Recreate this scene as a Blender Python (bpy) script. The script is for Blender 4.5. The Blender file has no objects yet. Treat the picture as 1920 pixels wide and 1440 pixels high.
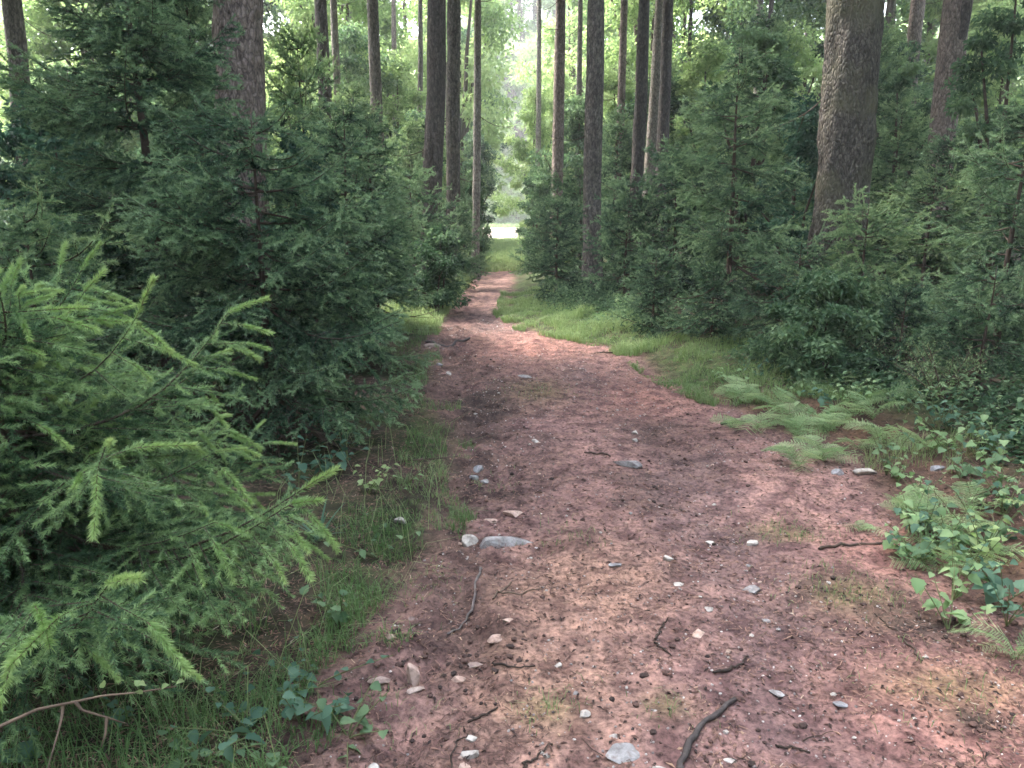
import bpy, math, random
import numpy as np
from mathutils import Vector, Matrix, Euler

random.seed(11)
rng = np.random.default_rng(11)
S = bpy.context.scene
C = S.collection

# ------------------------------------------------------------------ camera
PITCH, F, CAMZ = 12.5, 1443.0, 1.6          # degrees down, focal length in photo pixels (1920 wide), eye height
cam_d = bpy.data.cameras.new('camera')
cam = bpy.data.objects.new('camera', cam_d)
C.objects.link(cam)
cam.location = (0, 0, CAMZ)
cam.rotation_euler = (math.radians(90 - PITCH), 0, 0)
cam_d.sensor_width = 36
cam_d.lens = 36 * F / 1920
cam_d.clip_start = 0.05
cam_d.clip_end = 1500
S.camera = cam

# ------------------------------------------------------------------ light
SUN_EL, SUN_AZ = 52.0, -50.0                # azimuth from +Y (ahead), negative = left
w = bpy.data.worlds.new('World')
S.world = w
w.use_nodes = True
nt = w.node_tree
sky = nt.nodes.new('ShaderNodeTexSky')
sky.sky_type = 'NISHITA'
sky.sun_disc = False
sky.sun_elevation = math.radians(SUN_EL)
sky.sun_rotation = math.radians(SUN_AZ)
sky.air_density = 1.0
sky.dust_density = 3.5
sky.ozone_density = 0.6
nt.nodes['Background'].inputs['Strength'].default_value = 0.15
# thin white cloud over the sky: its colour pulled most of the way to neutral
bw = nt.nodes.new('ShaderNodeHueSaturation')
bw.inputs['Saturation'].default_value = 0.62
nt.links.new(sky.outputs[0], bw.inputs['Color'])
nt.links.new(bw.outputs[0], nt.nodes['Background'].inputs['Color'])
sd = bpy.data.lights.new('sun', 'SUN')
sd.energy = 1.5
sd.angle = math.radians(12)
sd.color = (1.0, 0.95, 0.87)
sun = bpy.data.objects.new('sun', sd)
C.objects.link(sun)
a, e = math.radians(SUN_AZ), math.radians(SUN_EL)
tosun = Vector((math.sin(a) * math.cos(e), math.cos(a) * math.cos(e), math.sin(e)))
sun.rotation_euler = tosun.to_track_quat('Z', 'Y').to_euler()
sun.location = tosun * 60
S.view_settings.view_transform = 'Standard'
S.view_settings.look = 'None'
S.view_settings.gamma = 1
S.view_settings.exposure = 3.65
S.view_settings.use_curve_mapping = False
S.cycles.filter_width = 1.6
S.cycles.max_bounces = 6
S.cycles.diffuse_bounces = 4
S.cycles.transmission_bounces = 4
S.cycles.transparent_max_bounces = 4
S.cycles.volume_bounces = 0
S.cycles.use_denoising = True

# ------------------------------------------------------------------ numbers: noise, path, height
_tab = np.random.default_rng(5).random((256, 256))


def vnoise(x, y):
    xi = np.floor(x).astype(int); yi = np.floor(y).astype(int)
    fx = x - xi; fy = y - yi
    fx = fx * fx * (3 - 2 * fx); fy = fy * fy * (3 - 2 * fy)
    g = lambda i, j: _tab[i & 255, j & 255]
    return (g(xi, yi) * (1 - fx) + g(xi + 1, yi) * fx) * (1 - fy) + (g(xi, yi + 1) * (1 - fx) + g(xi + 1, yi + 1) * fx) * fy - 0.5


def fbm(x, y, s=1.0, o=3):
    r = 0; amp = 1.0
    x = np.asarray(x, float); y = np.asarray(y, float)
    for k in range(o):
        r = r + amp * vnoise(x * s + 17.3 * k, y * s + 9.1 * k)
        s *= 2.1; amp *= 0.5
    return r


def sstep(t, a, b):
    t = np.clip((t - a) / (b - a), 0, 1)
    return t * t * (3 - 2 * t)


CP, SP = math.cos(math.radians(PITCH)), math.sin(math.radians(PITCH))


def ray(px, py):
    u, v = (px - 960) / F, (720 - py) / F
    return np.array([u, CP + v * SP, -SP + v * CP])


def G(px, py, z=0.0):                        # a spot on level ground from where it is seen
    d = ray(px, py)
    t = (z - CAMZ) / d[2]
    return d[0] * t, d[1] * t


def at(px, py, d):                           # the point seen at px, py standing d metres ahead
    r = ray(px, py)
    return r * (d / r[1]) + np.array([0, 0, CAMZ])


_L = np.array([G(*p) for p in [(560, 1500), (600, 1440), (640, 1280), (730, 1180), (800, 1050), (868, 930), (858, 830), (825, 740), (800, 650), (822, 600), (858, 552), (893, 512), (908, 490), (912, 470), (916, 450)]])
_R = np.array([G(*p) for p in [(2500, 1500), (2300, 1400), (1950, 1210), (1770, 1080), (1650, 950), (1600, 870), (1425, 790), (1255, 720), (1160, 655), (985, 622), (942, 590), (958, 540), (958, 512), (962, 490), (966, 470), (970, 450)]])


def xl(y): return np.interp(y, _L[:, 1], _L[:, 0])
def xr(y): return np.interp(y, _R[:, 1], _R[:, 0])


RUT = np.array([G(*p) for p in [(1560, 1440), (1480, 1280), (1400, 1120), (1320, 980), (1290, 880), (1200, 780), (1100, 700), (930, 640), (905, 580), (920, 520)]])
RUTL = np.array([G(*p) for p in [(700, 1440), (840, 1200), (930, 940), (920, 850), (880, 740), (850, 660), (860, 600)]])


def hgt(x, y):
    x = np.asarray(x, float); y = np.asarray(y, float)
    dl = xl(y) - x; dr = x - xr(y)
    far = sstep(y, 30, 45)
    z = 0.035 * fbm(x, y, 1.3)
    z = z + (0.10 * sstep(dr, 0.0, 0.7) + 0.085 * np.clip(dr - 0.5, 0, 14) + 0.05 * np.clip(dr - 14, 0, 60)) * (1 - 0.6 * far)
    z = z + (0.07 * sstep(dl, 0.0, 0.6) + 0.03 * np.clip(dl - 0.4, 0, 60)) * (1 - 0.6 * far)
    out = np.clip(np.maximum(dl, dr), 0, 1.5)
    z = z + 0.09 * out * fbm(x + 40, y, 0.9)
    inside = sstep(-np.maximum(dl, dr), 0.0, 0.2)
    for R, wd, dp in ((RUT, 0.22, 0.028), (RUTL, 0.18, 0.03)):
        rx = np.interp(y, R[:, 1], R[:, 0])
        z = z - inside * dp * np.exp(-((x - rx) / wd) ** 2)
    near = 1 - sstep(y, 12, 25)
    z = z + near * (0.034 * np.abs(fbm(x, y, 4.0)) + 0.015 * fbm(x + 3, y, 13.0, 2))
    lx = np.interp(y, RUTL[:, 1], RUTL[:, 0])
    rough = np.exp(-((x - lx) / 0.35) ** 2) * near
    z = z + rough * (0.09 * fbm(x + 70, y, 6.0, 3))
    z = z + near * 0.010 * fbm(x, y + 50, 34.0, 2)
    return z


def hz(x, y): return float(hgt(x, y))


# ------------------------------------------------------------------ materials
def mat(name):
    m = bpy.data.materials.new(name)
    m.use_nodes = True
    n = m.node_tree.nodes
    return m, n, m.node_tree.links, n['Principled BSDF']


def N(n, t, **kw):
    o = n.new(t)
    for k, v in kw.items():
        setattr(o, k, v)
    return o


def ramp(n, stops):
    r = n.new('ShaderNodeValToRGB')
    el = r.color_ramp.elements
    while len(el) < len(stops):
        el.new(0.5)
    for q, (p, c) in zip(el, stops):
        q.position = p; q.color = (*c, 1)
    return r


def leaf_material(name, dark, mid, light, trans=0.35, spread=0.6, rough=0.65):
    """colour runs dark..light with each leaf's own age ('tint'), a little with the plant and a soft noise"""
    m, n, l, p = mat(name)
    at_ = N(n, 'ShaderNodeAttribute', attribute_name='tint')
    oi = N(n, 'ShaderNodeObjectInfo')
    tc = N(n, 'ShaderNodeTexCoord')
    nz = N(n, 'ShaderNodeTexNoise'); nz.inputs['Scale'].default_value = 3.0; nz.inputs['Detail'].default_value = 2
    l.new(tc.outputs['Object'], nz.inputs['Vector'])
    s1 = N(n, 'ShaderNodeMath', operation='MULTIPLY_ADD'); s1.inputs[1].default_value = 0.9; l.new(at_.outputs['Fac'], s1.inputs[0])
    m1 = N(n, 'ShaderNodeMath', operation='MULTIPLY_ADD'); m1.inputs[1].default_value = spread; m1.inputs[2].default_value = -spread * 0.5
    l.new(nz.outputs['Fac'], m1.inputs[0]); l.new(m1.outputs[0], s1.inputs[2])
    s2 = N(n, 'ShaderNodeMath', operation='MULTIPLY_ADD'); s2.inputs[1].default_value = 0.32; l.new(oi.outputs['Random'], s2.inputs[0]); l.new(s1.outputs[0], s2.inputs[2])
    r = ramp(n, [(0.1, dark), (0.5, mid), (1.0, light)])
    l.new(s2.outputs[0], r.inputs[0])
    l.new(r.outputs[0], p.inputs['Base Color'])
    p.inputs['Roughness'].default_value = rough
    p.inputs['Specular IOR Level'].default_value = 0.22
    tr = N(n, 'ShaderNodeBsdfTranslucent')
    hsv = N(n, 'ShaderNodeHueSaturation'); hsv.inputs['Hue'].default_value = 0.494; hsv.inputs['Saturation'].default_value = 1.1; hsv.inputs['Value'].default_value = 1.35
    l.new(r.outputs[0], hsv.inputs['Color']); l.new(hsv.outputs[0], tr.inputs['Color'])
    mx = N(n, 'ShaderNodeMixShader'); mx.inputs[0].default_value = trans
    l.new(p.outputs[0], mx.inputs[1]); l.new(tr.outputs[0], mx.inputs[2])
    l.new(mx.outputs[0], n['Material Output'].inputs['Surface'])
    return m


def bark_material(name, dark, mid, light, scale=1.0, moss=None):
    m, n, l, p = mat(name)
    tc = N(n, 'ShaderNodeTexCoord')
    mp = N(n, 'ShaderNodeMapping'); mp.inputs['Scale'].default_value = (9 * scale, 9 * scale, 3.6 * scale)
    l.new(tc.outputs['Object'], mp.inputs['Vector'])
    nz = N(n, 'ShaderNodeTexNoise'); nz.inputs['Scale'].default_value = 2.6; nz.inputs['Detail'].default_value = 8; nz.inputs['Roughness'].default_value = 0.78
    l.new(mp.outputs[0], nz.inputs['Vector'])
    vo = N(n, 'ShaderNodeTexVoronoi', feature='DISTANCE_TO_EDGE'); vo.inputs['Scale'].default_value = 2.4
    l.new(mp.outputs[0], vo.inputs['Vector'])
    r = ramp(n, [(0.36, dark), (0.5, mid), (0.64, light)])
    l.new(nz.outputs['Fac'], r.inputs[0])
    cr = ramp(n, [(0.0, (0.25,) * 3), (0.12, (1,) * 3)])
    l.new(vo.outputs['Distance'], cr.inputs[0])
    mu = N(n, 'ShaderNodeMix', data_type='RGBA', blend_type='MULTIPLY'); mu.inputs['Factor'].default_value = 0.7
    l.new(r.outputs[0], mu.inputs['A']); l.new(cr.outputs[0], mu.inputs['B'])
    col = mu.outputs['Result']
    nb = N(n, 'ShaderNodeTexNoise'); nb.inputs['Scale'].default_value = 1.4; nb.inputs['Detail'].default_value = 4
    l.new(tc.outputs['Object'], nb.inputs['Vector'])
    if moss:
        mr = ramp(n, [(0.5, (0, 0, 0)), (0.66, (1, 1, 1))])
        l.new(nb.outputs['Fac'], mr.inputs[0])
        mm = N(n, 'ShaderNodeMix', data_type='RGBA'); l.new(mr.outputs[0], mm.inputs['Factor'])
        l.new(col, mm.inputs['A']); mm.inputs['B'].default_value = (*moss, 1)
        col = mm.outputs['Result']
    l.new(col, p.inputs['Base Color'])
    p.inputs['Roughness'].default_value = 0.9
    bp = N(n, 'ShaderNodeBump'); bp.inputs['Strength'].default_value = 0.8; bp.inputs['Distance'].default_value = 0.05
    l.new(vo.outputs['Distance'], bp.inputs['Height']); l.new(bp.outputs[0], p.inputs['Normal'])
    return m


def tint_material(name, stops, rough=0.85, noise=None, spec=0.3):
    m, n, l, p = mat(name)
    at_ = N(n, 'ShaderNodeAttribute', attribute_name='tint')
    r = ramp(n, stops)
    l.new(at_.outputs['Fac'], r.inputs[0])
    col = r.outputs[0]
    if noise:
        tc = N(n, 'ShaderNodeTexCoord')
        nz = N(n, 'ShaderNodeTexNoise'); nz.inputs['Scale'].default_value = noise; nz.inputs['Detail'].default_value = 5
        l.new(tc.outputs['Object'], nz.inputs['Vector'])
        r2 = ramp(n, [(0.3, (0.55,) * 3), (0.7, (1.25,) * 3)])
        l.new(nz.outputs['Fac'], r2.inputs[0])
        mu = N(n, 'ShaderNodeMix', data_type='RGBA', blend_type='MULTIPLY'); mu.inputs['Factor'].default_value = 1
        l.new(col, mu.inputs['A']); l.new(r2.outputs[0], mu.inputs['B'])
        col = mu.outputs['Result']
        bp = N(n, 'ShaderNodeBump'); bp.inputs['Strength'].default_value = 0.5; bp.inputs['Distance'].default_value = 0.01
        l.new(nz.outputs['Fac'], bp.inputs['Height']); l.new(bp.outputs[0], p.inputs['Normal'])
    l.new(col, p.inputs['Base Color'])
    p.inputs['Roughness'].default_value = rough
    p.inputs['Specular IOR Level'].default_value = spec
    return m


def stone_material(name, c1, c2):
    m, n, l, p = mat(name)
    tc = N(n, 'ShaderNodeTexCoord')
    oi = N(n, 'ShaderNodeObjectInfo')
    ad = N(n, 'ShaderNodeVectorMath', operation='ADD')
    l.new(tc.outputs['Object'], ad.inputs[0]); l.new(oi.outputs['Random'], ad.inputs[1])
    nz = N(n, 'ShaderNodeTexNoise'); nz.inputs['Scale'].default_value = 22; nz.inputs['Detail'].default_value = 6; nz.inputs['Roughness'].default_value = 0.65
    l.new(ad.outputs[0], nz.inputs['Vector'])
    r = ramp(n, [(0.32, tuple(v * 0.45 for v in c1)), (0.47, c1), (0.68, c2)])
    l.new(nz.outputs['Fac'], r.inputs[0])
    n2 = N(n, 'ShaderNodeTexNoise'); n2.inputs['Scale'].default_value = 45; n2.inputs['Detail'].default_value = 4
    l.new(ad.outputs[0], n2.inputs['Vector'])
    dr = ramp(n, [(0.52, (0, 0, 0)), (0.70, (0.6, 0.6, 0.6))])
    l.new(n2.outputs['Fac'], dr.inputs[0])
    dm = N(n, 'ShaderNodeMix', data_type='RGBA'); l.new(dr.outputs[0], dm.inputs['Factor'])
    l.new(r.outputs[0], dm.inputs['A']); dm.inputs['B'].default_value = (0.16, 0.10, 0.085, 1)
    l.new(dm.outputs['Result'], p.inputs['Base Color'])
    p.inputs['Roughness'].default_value = 0.9
    bp = N(n, 'ShaderNodeBump'); bp.inputs['Strength'].default_value = 0.5; bp.inputs['Distance'].default_value = 0.006
    l.new(nz.outputs['Fac'], bp.inputs['Height']); l.new(bp.outputs[0], p.inputs['Normal'])
    return m


def ground_material(name, grain=(0.55, 1.35)):
    m, n, l, p = mat(name)
    at_ = N(n, 'ShaderNodeAttribute', attribute_name='soil')
    tc = N(n, 'ShaderNodeTexCoord')
    n1 = N(n, 'ShaderNodeTexNoise'); n1.inputs['Scale'].default_value = 38; n1.inputs['Detail'].default_value = 7; n1.inputs['Roughness'].default_value = 0.72
    n2 = N(n, 'ShaderNodeTexNoise'); n2.inputs['Scale'].default_value = 7; n2.inputs['Detail'].default_value = 5
    n3 = N(n, 'ShaderNodeTexVoronoi'); n3.inputs['Scale'].default_value = 55
    for q in (n1, n2, n3):
        l.new(tc.outputs['Object'], q.inputs['Vector'])
    r1 = ramp(n, [(0.34, (grain[0] * 0.55,) * 3), (0.5, (1, 0.98, 0.97)), (0.66, (grain[1], grain[1] * 0.97, grain[1] * 0.93))])
    l.new(n1.outputs['Fac'], r1.inputs[0])
    r2 = ramp(n, [(0.38, (0.55, 0.52, 0.54)), (0.5, (0.95, 0.95, 0.95)), (0.65, (1.3, 1.27, 1.2))])  # coarse dark patches: wet soil plus painted relief shade
    l.new(n2.outputs['Fac'], r2.inputs[0])
    a1 = N(n, 'ShaderNodeMix', data_type='RGBA', blend_type='MULTIPLY'); a1.inputs['Factor'].default_value = 1
    l.new(at_.outputs['Color'], a1.inputs['A']); l.new(r1.outputs[0], a1.inputs['B'])
    a2 = N(n, 'ShaderNodeMix', data_type='RGBA', blend_type='MULTIPLY'); a2.inputs['Factor'].default_value = 1
    l.new(a1.outputs['Result'], a2.inputs['A']); l.new(r2.outputs[0], a2.inputs['B'])
    l.new(a2.outputs['Result'], p.inputs['Base Color'])
    p.inputs['Roughness'].default_value = 0.92
    p.inputs['Specular IOR Level'].default_value = 0.2
    bp = N(n, 'ShaderNodeBump'); bp.inputs['Strength'].default_value = 0.55; bp.inputs['Distance'].default_value = 0.014
    l.new(n1.outputs['Fac'], bp.inputs['Height']); l.new(bp.outputs[0], p.inputs['Normal'])
    return m


M = {}
M['path'] = ground_material('path_soil', (0.5, 1.6))
M['floor'] = ground_material('forest_floor')
M['gravel'] = ground_material('road_gravel', (0.8, 1.15))
M['needle'] = leaf_material('spruce_needles', (0.010, 0.025, 0.016), (0.066, 0.128, 0.073), (0.27, 0.39, 0.205), 0.24)  # dark stop lowered, here and below, painting shade into inner needles
M['needle_fresh'] = leaf_material('fresh_spruce_needles', (0.11, 0.20, 0.07), (0.26, 0.40, 0.15), (0.40, 0.53, 0.22), 0.35)
M['needle_pale'] = leaf_material('pale_spruce_needles', (0.018, 0.040, 0.022), (0.12, 0.205, 0.105), (0.34, 0.45, 0.22), 0.28)
M['needle_near'] = leaf_material('soft_spruce_needles', (0.012, 0.028, 0.014), (0.078, 0.152, 0.076), (0.33, 0.47, 0.21), 0.28)
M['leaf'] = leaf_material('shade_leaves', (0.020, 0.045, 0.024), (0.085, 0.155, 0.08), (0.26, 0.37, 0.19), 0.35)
M['leaf_light'] = leaf_material('sunny_leaves', (0.13, 0.20, 0.09), (0.30, 0.41, 0.18), (0.48, 0.56, 0.30), 0.5)  # lightened and paled to stand in for strong sun and far haze
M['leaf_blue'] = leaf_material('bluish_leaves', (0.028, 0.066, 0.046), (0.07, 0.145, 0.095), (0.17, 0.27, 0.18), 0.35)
M['fern'] = leaf_material('fern_green', (0.05, 0.12, 0.055), (0.18, 0.30, 0.135), (0.40, 0.50, 0.27), 0.4)
M['grass'] = leaf_material('grass_green', (0.045, 0.088, 0.030), (0.115, 0.205, 0.075), (0.29, 0.37, 0.17), 0.4)
M['bark'] = bark_material('grey_brown_bark', (0.040, 0.033, 0.028), (0.13, 0.107, 0.092), (0.27, 0.23, 0.20))
M['bark_moss'] = bark_material('mossy_plated_bark', (0.026, 0.021, 0.017), (0.092, 0.077, 0.063), (0.22, 0.19, 0.155), 1.7, (0.125, 0.115, 0.07))
M['bark_dark'] = bark_material('dark_bark', (0.030, 0.024, 0.022), (0.080, 0.063, 0.056), (0.16, 0.13, 0.115))
M['bark_pink'] = bark_material('reddish_bark', (0.06, 0.044, 0.036), (0.20, 0.15, 0.126), (0.39, 0.305, 0.26))
M['bark_pale'] = bark_material('pale_grey_bark', (0.13, 0.11, 0.095), (0.30, 0.255, 0.22), (0.46, 0.41, 0.36))
M['twig'] = tint_material('twig_bark', [(0, (0.035, 0.025, 0.02)), (0.5, (0.10, 0.07, 0.052)), (1, (0.24, 0.17, 0.12))], 0.85, 30)
M['twig_grey'] = tint_material('weathered_stick', [(0, (0.05, 0.04, 0.038)), (0.5, (0.15, 0.125, 0.115)), (1, (0.34, 0.29, 0.26))], 0.8, 40)
M['stalk'] = tint_material('green_stalk', [(0, (0.06, 0.07, 0.03)), (1, (0.19, 0.22, 0.09))], 0.6)
M['litter'] = tint_material('fallen_needles', [(0, (0.035, 0.024, 0.021)), (0.35, (0.12, 0.068, 0.055)), (0.7, (0.28, 0.16, 0.12)), (0.9, (0.46, 0.31, 0.20)), (1, (0.52, 0.43, 0.34))], 0.85)
M['gravel_bits'] = tint_material('gravel_bits', [(0, (0.10, 0.08, 0.078)), (0.5, (0.32, 0.27, 0.25)), (1, (0.66, 0.61, 0.57))], 0.8, 60)
M['st_white'] = stone_material('white_stone', (0.44, 0.39, 0.345), (0.68, 0.63, 0.575))
M['st_grey'] = stone_material('grey_stone', (0.25, 0.235, 0.23), (0.43, 0.41, 0.40))
M['st_pink'] = stone_material('pink_stone', (0.44, 0.30, 0.24), (0.62, 0.46, 0.38))
M['st_blue'] = stone_material('bluish_stone', (0.25, 0.245, 0.255), (0.47, 0.465, 0.475))
M['st_brown'] = stone_material('brown_stone', (0.28, 0.20, 0.17), (0.45, 0.36, 0.31))


# ------------------------------------------------------------------ mesh building (triangles in numpy)
class MB:
    def __init__(s):
        s.v, s.t, s.m, s.a, s.n = [], [], [], [], 0

    def add(s, V, T, mi=0, tint=0.5):
        V = np.asarray(V, float).reshape(-1, 3); T = np.asarray(T, int).reshape(-1, 3)
        if len(V) == 0: return
        s.v.append(V); s.t.append(T + s.n); s.m.append(np.full(len(T), mi))
        s.a.append(np.broadcast_to(np.asarray(tint, float), (len(V),)).copy()); s.n += len(V)

    def arr(s):
        return np.concatenate(s.v), np.concatenate(s.t), np.concatenate(s.m), np.concatenate(s.a)

    def merge(s, arr, Mx, dt=0.0):
        V, T, m, a = arr
        Mx = np.array(Mx)
        s.v.append(V @ Mx[:3, :3].T + Mx[:3, 3]); s.t.append(T + s.n); s.m.append(m); s.a.append(a + dt); s.n += len(V)

    def mesh(s, name, mats, smooth=False):
        V, T, m, a = s.arr()
        return mk(name, V, T, mats, m, a, smooth)


def mk(name, V, T, mats, m=None, a=None, smooth=False, col=None):
    me = bpy.data.meshes.new(name)
    me.vertices.add(len(V)); me.vertices.foreach_set('co', np.asarray(V, np.float32).ravel())
    k = T.shape[1]
    me.loops.add(T.size); me.loops.foreach_set('vertex_index', T.astype(np.int32).ravel())
    me.polygons.add(len(T)); me.polygons.foreach_set('loop_start', np.arange(len(T), dtype=np.int32) * k)
    if m is not None: me.polygons.foreach_set('material_index', m.astype(np.int32))
    me.polygons.foreach_set('use_smooth', np.full(len(T), bool(smooth)))
    me.update(calc_edges=True)
    if a is not None:
        at_ = me.attributes.new('tint', 'FLOAT', 'POINT'); at_.data.foreach_set('value', np.asarray(a, np.float32))
    if col is not None:
        at_ = me.attributes.new('soil', 'FLOAT_COLOR', 'POINT')
        at_.data.foreach_set('color', np.concatenate([col, np.ones((len(col), 1))], 1).astype(np.float32).ravel())
    for q in mats: me.materials.append(M[q])
    return me


def ob(name, me, parent=None, loc=None, rot=None, scale=None, mw=None):
    o = bpy.data.objects.new(name, me)
    C.objects.link(o)
    if parent is not None: o.parent = parent
    if mw is not None: o.matrix_local = mw
    if loc is not None: o.location = loc
    if rot is not None: o.rotation_euler = rot
    if scale is not None: o.scale = (scale,) * 3 if isinstance(scale, (int, float)) else scale
    return o


def tag(o, label=None, cat=None, group=None, kind=None):
    if label: o['label'] = label
    if cat: o['category'] = cat
    if group: o['group'] = group
    if kind: o['kind'] = kind
    return o


def unit(v):
    v = np.asarray(v, float)
    return v / np.maximum(np.linalg.norm(v, axis=-1, keepdims=True), 1e-9)


def tube(mb, P, R, k=6, mi=0, tint=0.5, cap=True):
    P = np.asarray(P, float); n = len(P)
    R = np.broadcast_to(np.asarray(R, float), (n,))
    T = unit(np.gradient(P, axis=0))
    ref = np.array([0.31, 0.17, 0.93]) if abs(T[0] @ np.array([0.31, 0.17, 0.93])) < 0.9 else np.array([1.0, 0, 0.1])
    A = unit(np.cross(T, ref)); B = np.cross(T, A)
    th = np.linspace(0, 2 * np.pi, k, endpoint=False)
    V = P[:, None] + R[:, None, None] * (np.cos(th)[None, :, None] * A[:, None] + np.sin(th)[None, :, None] * B[:, None])
    i = np.arange(n - 1)[:, None] * k; j = np.arange(k)[None]; j2 = (j + 1) % k
    q = np.stack([i + j, i + j2, i + k + j2, i + k + j], -1).reshape(-1, 4)
    TT = np.concatenate([q[:, [0, 1, 2]], q[:, [0, 2, 3]]])
    V = V.reshape(-1, 3)
    if cap:
        V = np.concatenate([V, P[-1:]]); b = (n - 1) * k
        TT = np.concatenate([TT, np.stack([b + np.arange(k), b + (np.arange(k) + 1) % k, np.full(k, n * k)], -1)])
    mb.add(V, TT, mi, tint)


def needles(mb, P, D, L, W, mi, tint, r):
    n = len(P)
    side = unit(np.cross(D, r.normal(size=(n, 3)))) * (np.broadcast_to(W, (n,))[:, None] * 0.5)
    tip = P + D * np.broadcast_to(L, (n,))[:, None]
    mid = P + D * (np.broadcast_to(L, (n,))[:, None] * 0.35)
    V = np.stack([P, mid - side, tip, mid + side], 1).reshape(-1, 3)
    b = np.arange(n)[:, None] * 4
    T = np.concatenate([b + np.array([[0, 1, 2]]), b + np.array([[0, 2, 3]])])
    mb.add(V, T, mi, np.repeat(np.broadcast_to(tint, (n,)), 4))


def spikes(mb, P, D, L, W, mi, tint, r):     # one triangle each
    n = len(P)
    side = unit(np.cross(D, r.normal(size=(n, 3)))) * (np.broadcast_to(W, (n,))[:, None] * 0.5)
    V = np.stack([P - side, P + side, P + D * np.broadcast_to(L, (n,))[:, None]], 1).reshape(-1, 3)
    mb.add(V, np.arange(3 * n).reshape(-1, 3), mi, np.repeat(np.broadcast_to(tint, (n,)), 3))


def leaves(mb, P, D, Nn, L, W, mi, tint, fold=0.25):
    n = len(P)
    L = np.broadcast_to(L, (n,))[:, None]; W = np.broadcast_to(W, (n,))[:, None]
    S_ = unit(np.cross(D, Nn)); U = np.cross(S_, D)
    mid = P + D * L * 0.45
    V = np.stack([P, mid - S_ * W * 0.5 + U * W * fold, P + D * L - U * L * 0.12, mid + S_ * W * 0.5 + U * W * fold], 1).reshape(-1, 3)
    b = np.arange(n)[:, None] * 4
    T = np.concatenate([b + np.array([[0, 2, 1]]), b + np.array([[0, 3, 2]])])
    mb.add(V, T, mi, np.repeat(np.broadcast_to(tint, (n,)), 4))


# ------------------------------------------------------------------ spruce branches
LOD = {'near': (1100, 0.017, 0.0030), 'mid': (520, 0.023, 0.0062), 'far': (180, 0.040, 0.0150)}


def clothe(mb, A, B, lod, mi, tint, r, fat=1.0, dens=1.0):
    """needles along straight twigs A->B (arrays), pointing forward and outward, fewer below"""
    per, nl, nw = LOD[lod]
    ln = np.linalg.norm(B - A, axis=1)
    cnt = np.maximum(2, (ln * per * dens).astype(int))
    idx = np.repeat(np.arange(len(A)), cnt)
    n = len(idx)
    u = r.random(n)
    T = unit(B - A)[idx]
    P = A[idx] + (B - A)[idx] * u[:, None]
    rad = r.normal(size=(n, 3)); rad[:, 2] += 0.35
    rad = unit(rad - T * np.sum(rad * T, 1, keepdims=True))
    D = unit(T * (0.55 + 0.5 * u[:, None]) + rad * 0.85)
    tt = (np.broadcast_to(tint, (len(A),))[idx] + r.normal(size=n) * 0.10 + 0.15 * (u - 0.5))
    spikes(mb, P, D, nl * fat * (0.75 + 0.5 * r.random(n)), nw, mi, tt, r)


def spruce_branch(r, L, lod, droop=0.10, lift=0.12, dead=False, tips=0):
    """lies along +X, flat side up; returns arrays and the places of its leading tips"""
    mb = MB()
    t = np.linspace(0, 1, 9)
    wob = r.normal() * 0.05
    P = np.stack([L * t, wob * L * np.sin(t * 3), L * (-droop * np.sin(np.pi * t) * 1.2 + lift * t ** 2.2)], 1)
    tube(mb, P, (0.004 + 0.005 * L) * (1 - 0.8 * t), 4, 0, 0.35)
    step = {'near': 0.046, 'mid': 0.062, 'far': 0.092}[lod]
    nt_ = max(5, int(L / step))
    A, B, TI = [], [], []
    ends = []
    for i in range(nt_):
        tt = 0.06 + 0.92 * (i + r.random() * 0.5) / nt_
        base = np.array([np.interp(tt, t, P[:, k]) for k in range(3)])
        l = (0.62 * L * (1 - tt) ** 0.85 + 0.05) * (0.7 + 0.5 * r.random())
        if tt < 0.25: l *= 0.8
        sgn = 1 if i % 2 else -1
        ang = math.radians(48 + 14 * r.normal())
        zz = -0.22 + 0.30 * r.normal()
        d = unit(np.array([math.cos(ang), sgn * math.sin(ang), zz]))
        k = max(2, int(l / 0.09))
        pts = [base]
        for q in range(k):
            d = unit(d + np.array([0.10, 0, 0.05 * r.normal() - 0.05]))
            pts.append(pts[-1] + d * l / k)
        pts = np.array(pts)
        if dead:
            if r.random() < 0.55:
                tube(mb, pts, np.linspace(0.003, 0.001, len(pts)), 3, 0, 0.55, cap=False)
            continue
        if lod != 'far':
            tube(mb, pts, np.linspace(0.0032, 0.0012, len(pts)), 3, 0, 0.45, cap=False)
        age_shade = 0.06 + 0.34 * tt  # darker towards the stem: older needles plus painted inner shade
        for q in range(len(pts) - 1):
            A.append(pts[q]); B.append(pts[q + 1]); TI.append(age_shade + 0.42 * (q + 1) / k)
        ends.append((pts[-1], d, tt))
        m = int(l / (step * 1.05))
        for q in range(m):                    # side shoots
            u = (q + 0.6) / (m + 0.3)
            b = np.array([np.interp(u, np.linspace(0, 1, len(pts)), pts[:, c]) for c in range(3)])
            l2 = min(0.5 * l * (1 - u) + 0.035, 0.13) * (0.7 + 0.6 * r.random())
            s2 = 1 if q % 2 else -1
            dd = unit(pts[-1] - pts[0])
            sd = unit(np.cross([0, 0, 1], dd)) * s2
            d2 = unit(dd * 0.75 + sd * 0.7 + np.array([0, 0, -0.2 + 0.45 * r.normal()]))
            A.append(b); B.append(b + d2 * l2); TI.append(age_shade + 0.10 + 0.42 * u + 0.20 * r.normal())
    if not dead:
        q = np.arange(3, 9)
        for i in range(2, 8):
            A.append(P[i]); B.append(P[i + 1]); TI.append(0.35 + 0.05 * i)
        clothe(mb, np.array(A), np.array(B), lod, 1, np.array(TI), r)
        ends.append((P[-1], unit(P[-1] - P[-2]), 1.2))
    ends.sort(key=lambda q: -q[2])
    return mb.arr(), ends[:tips]


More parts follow.
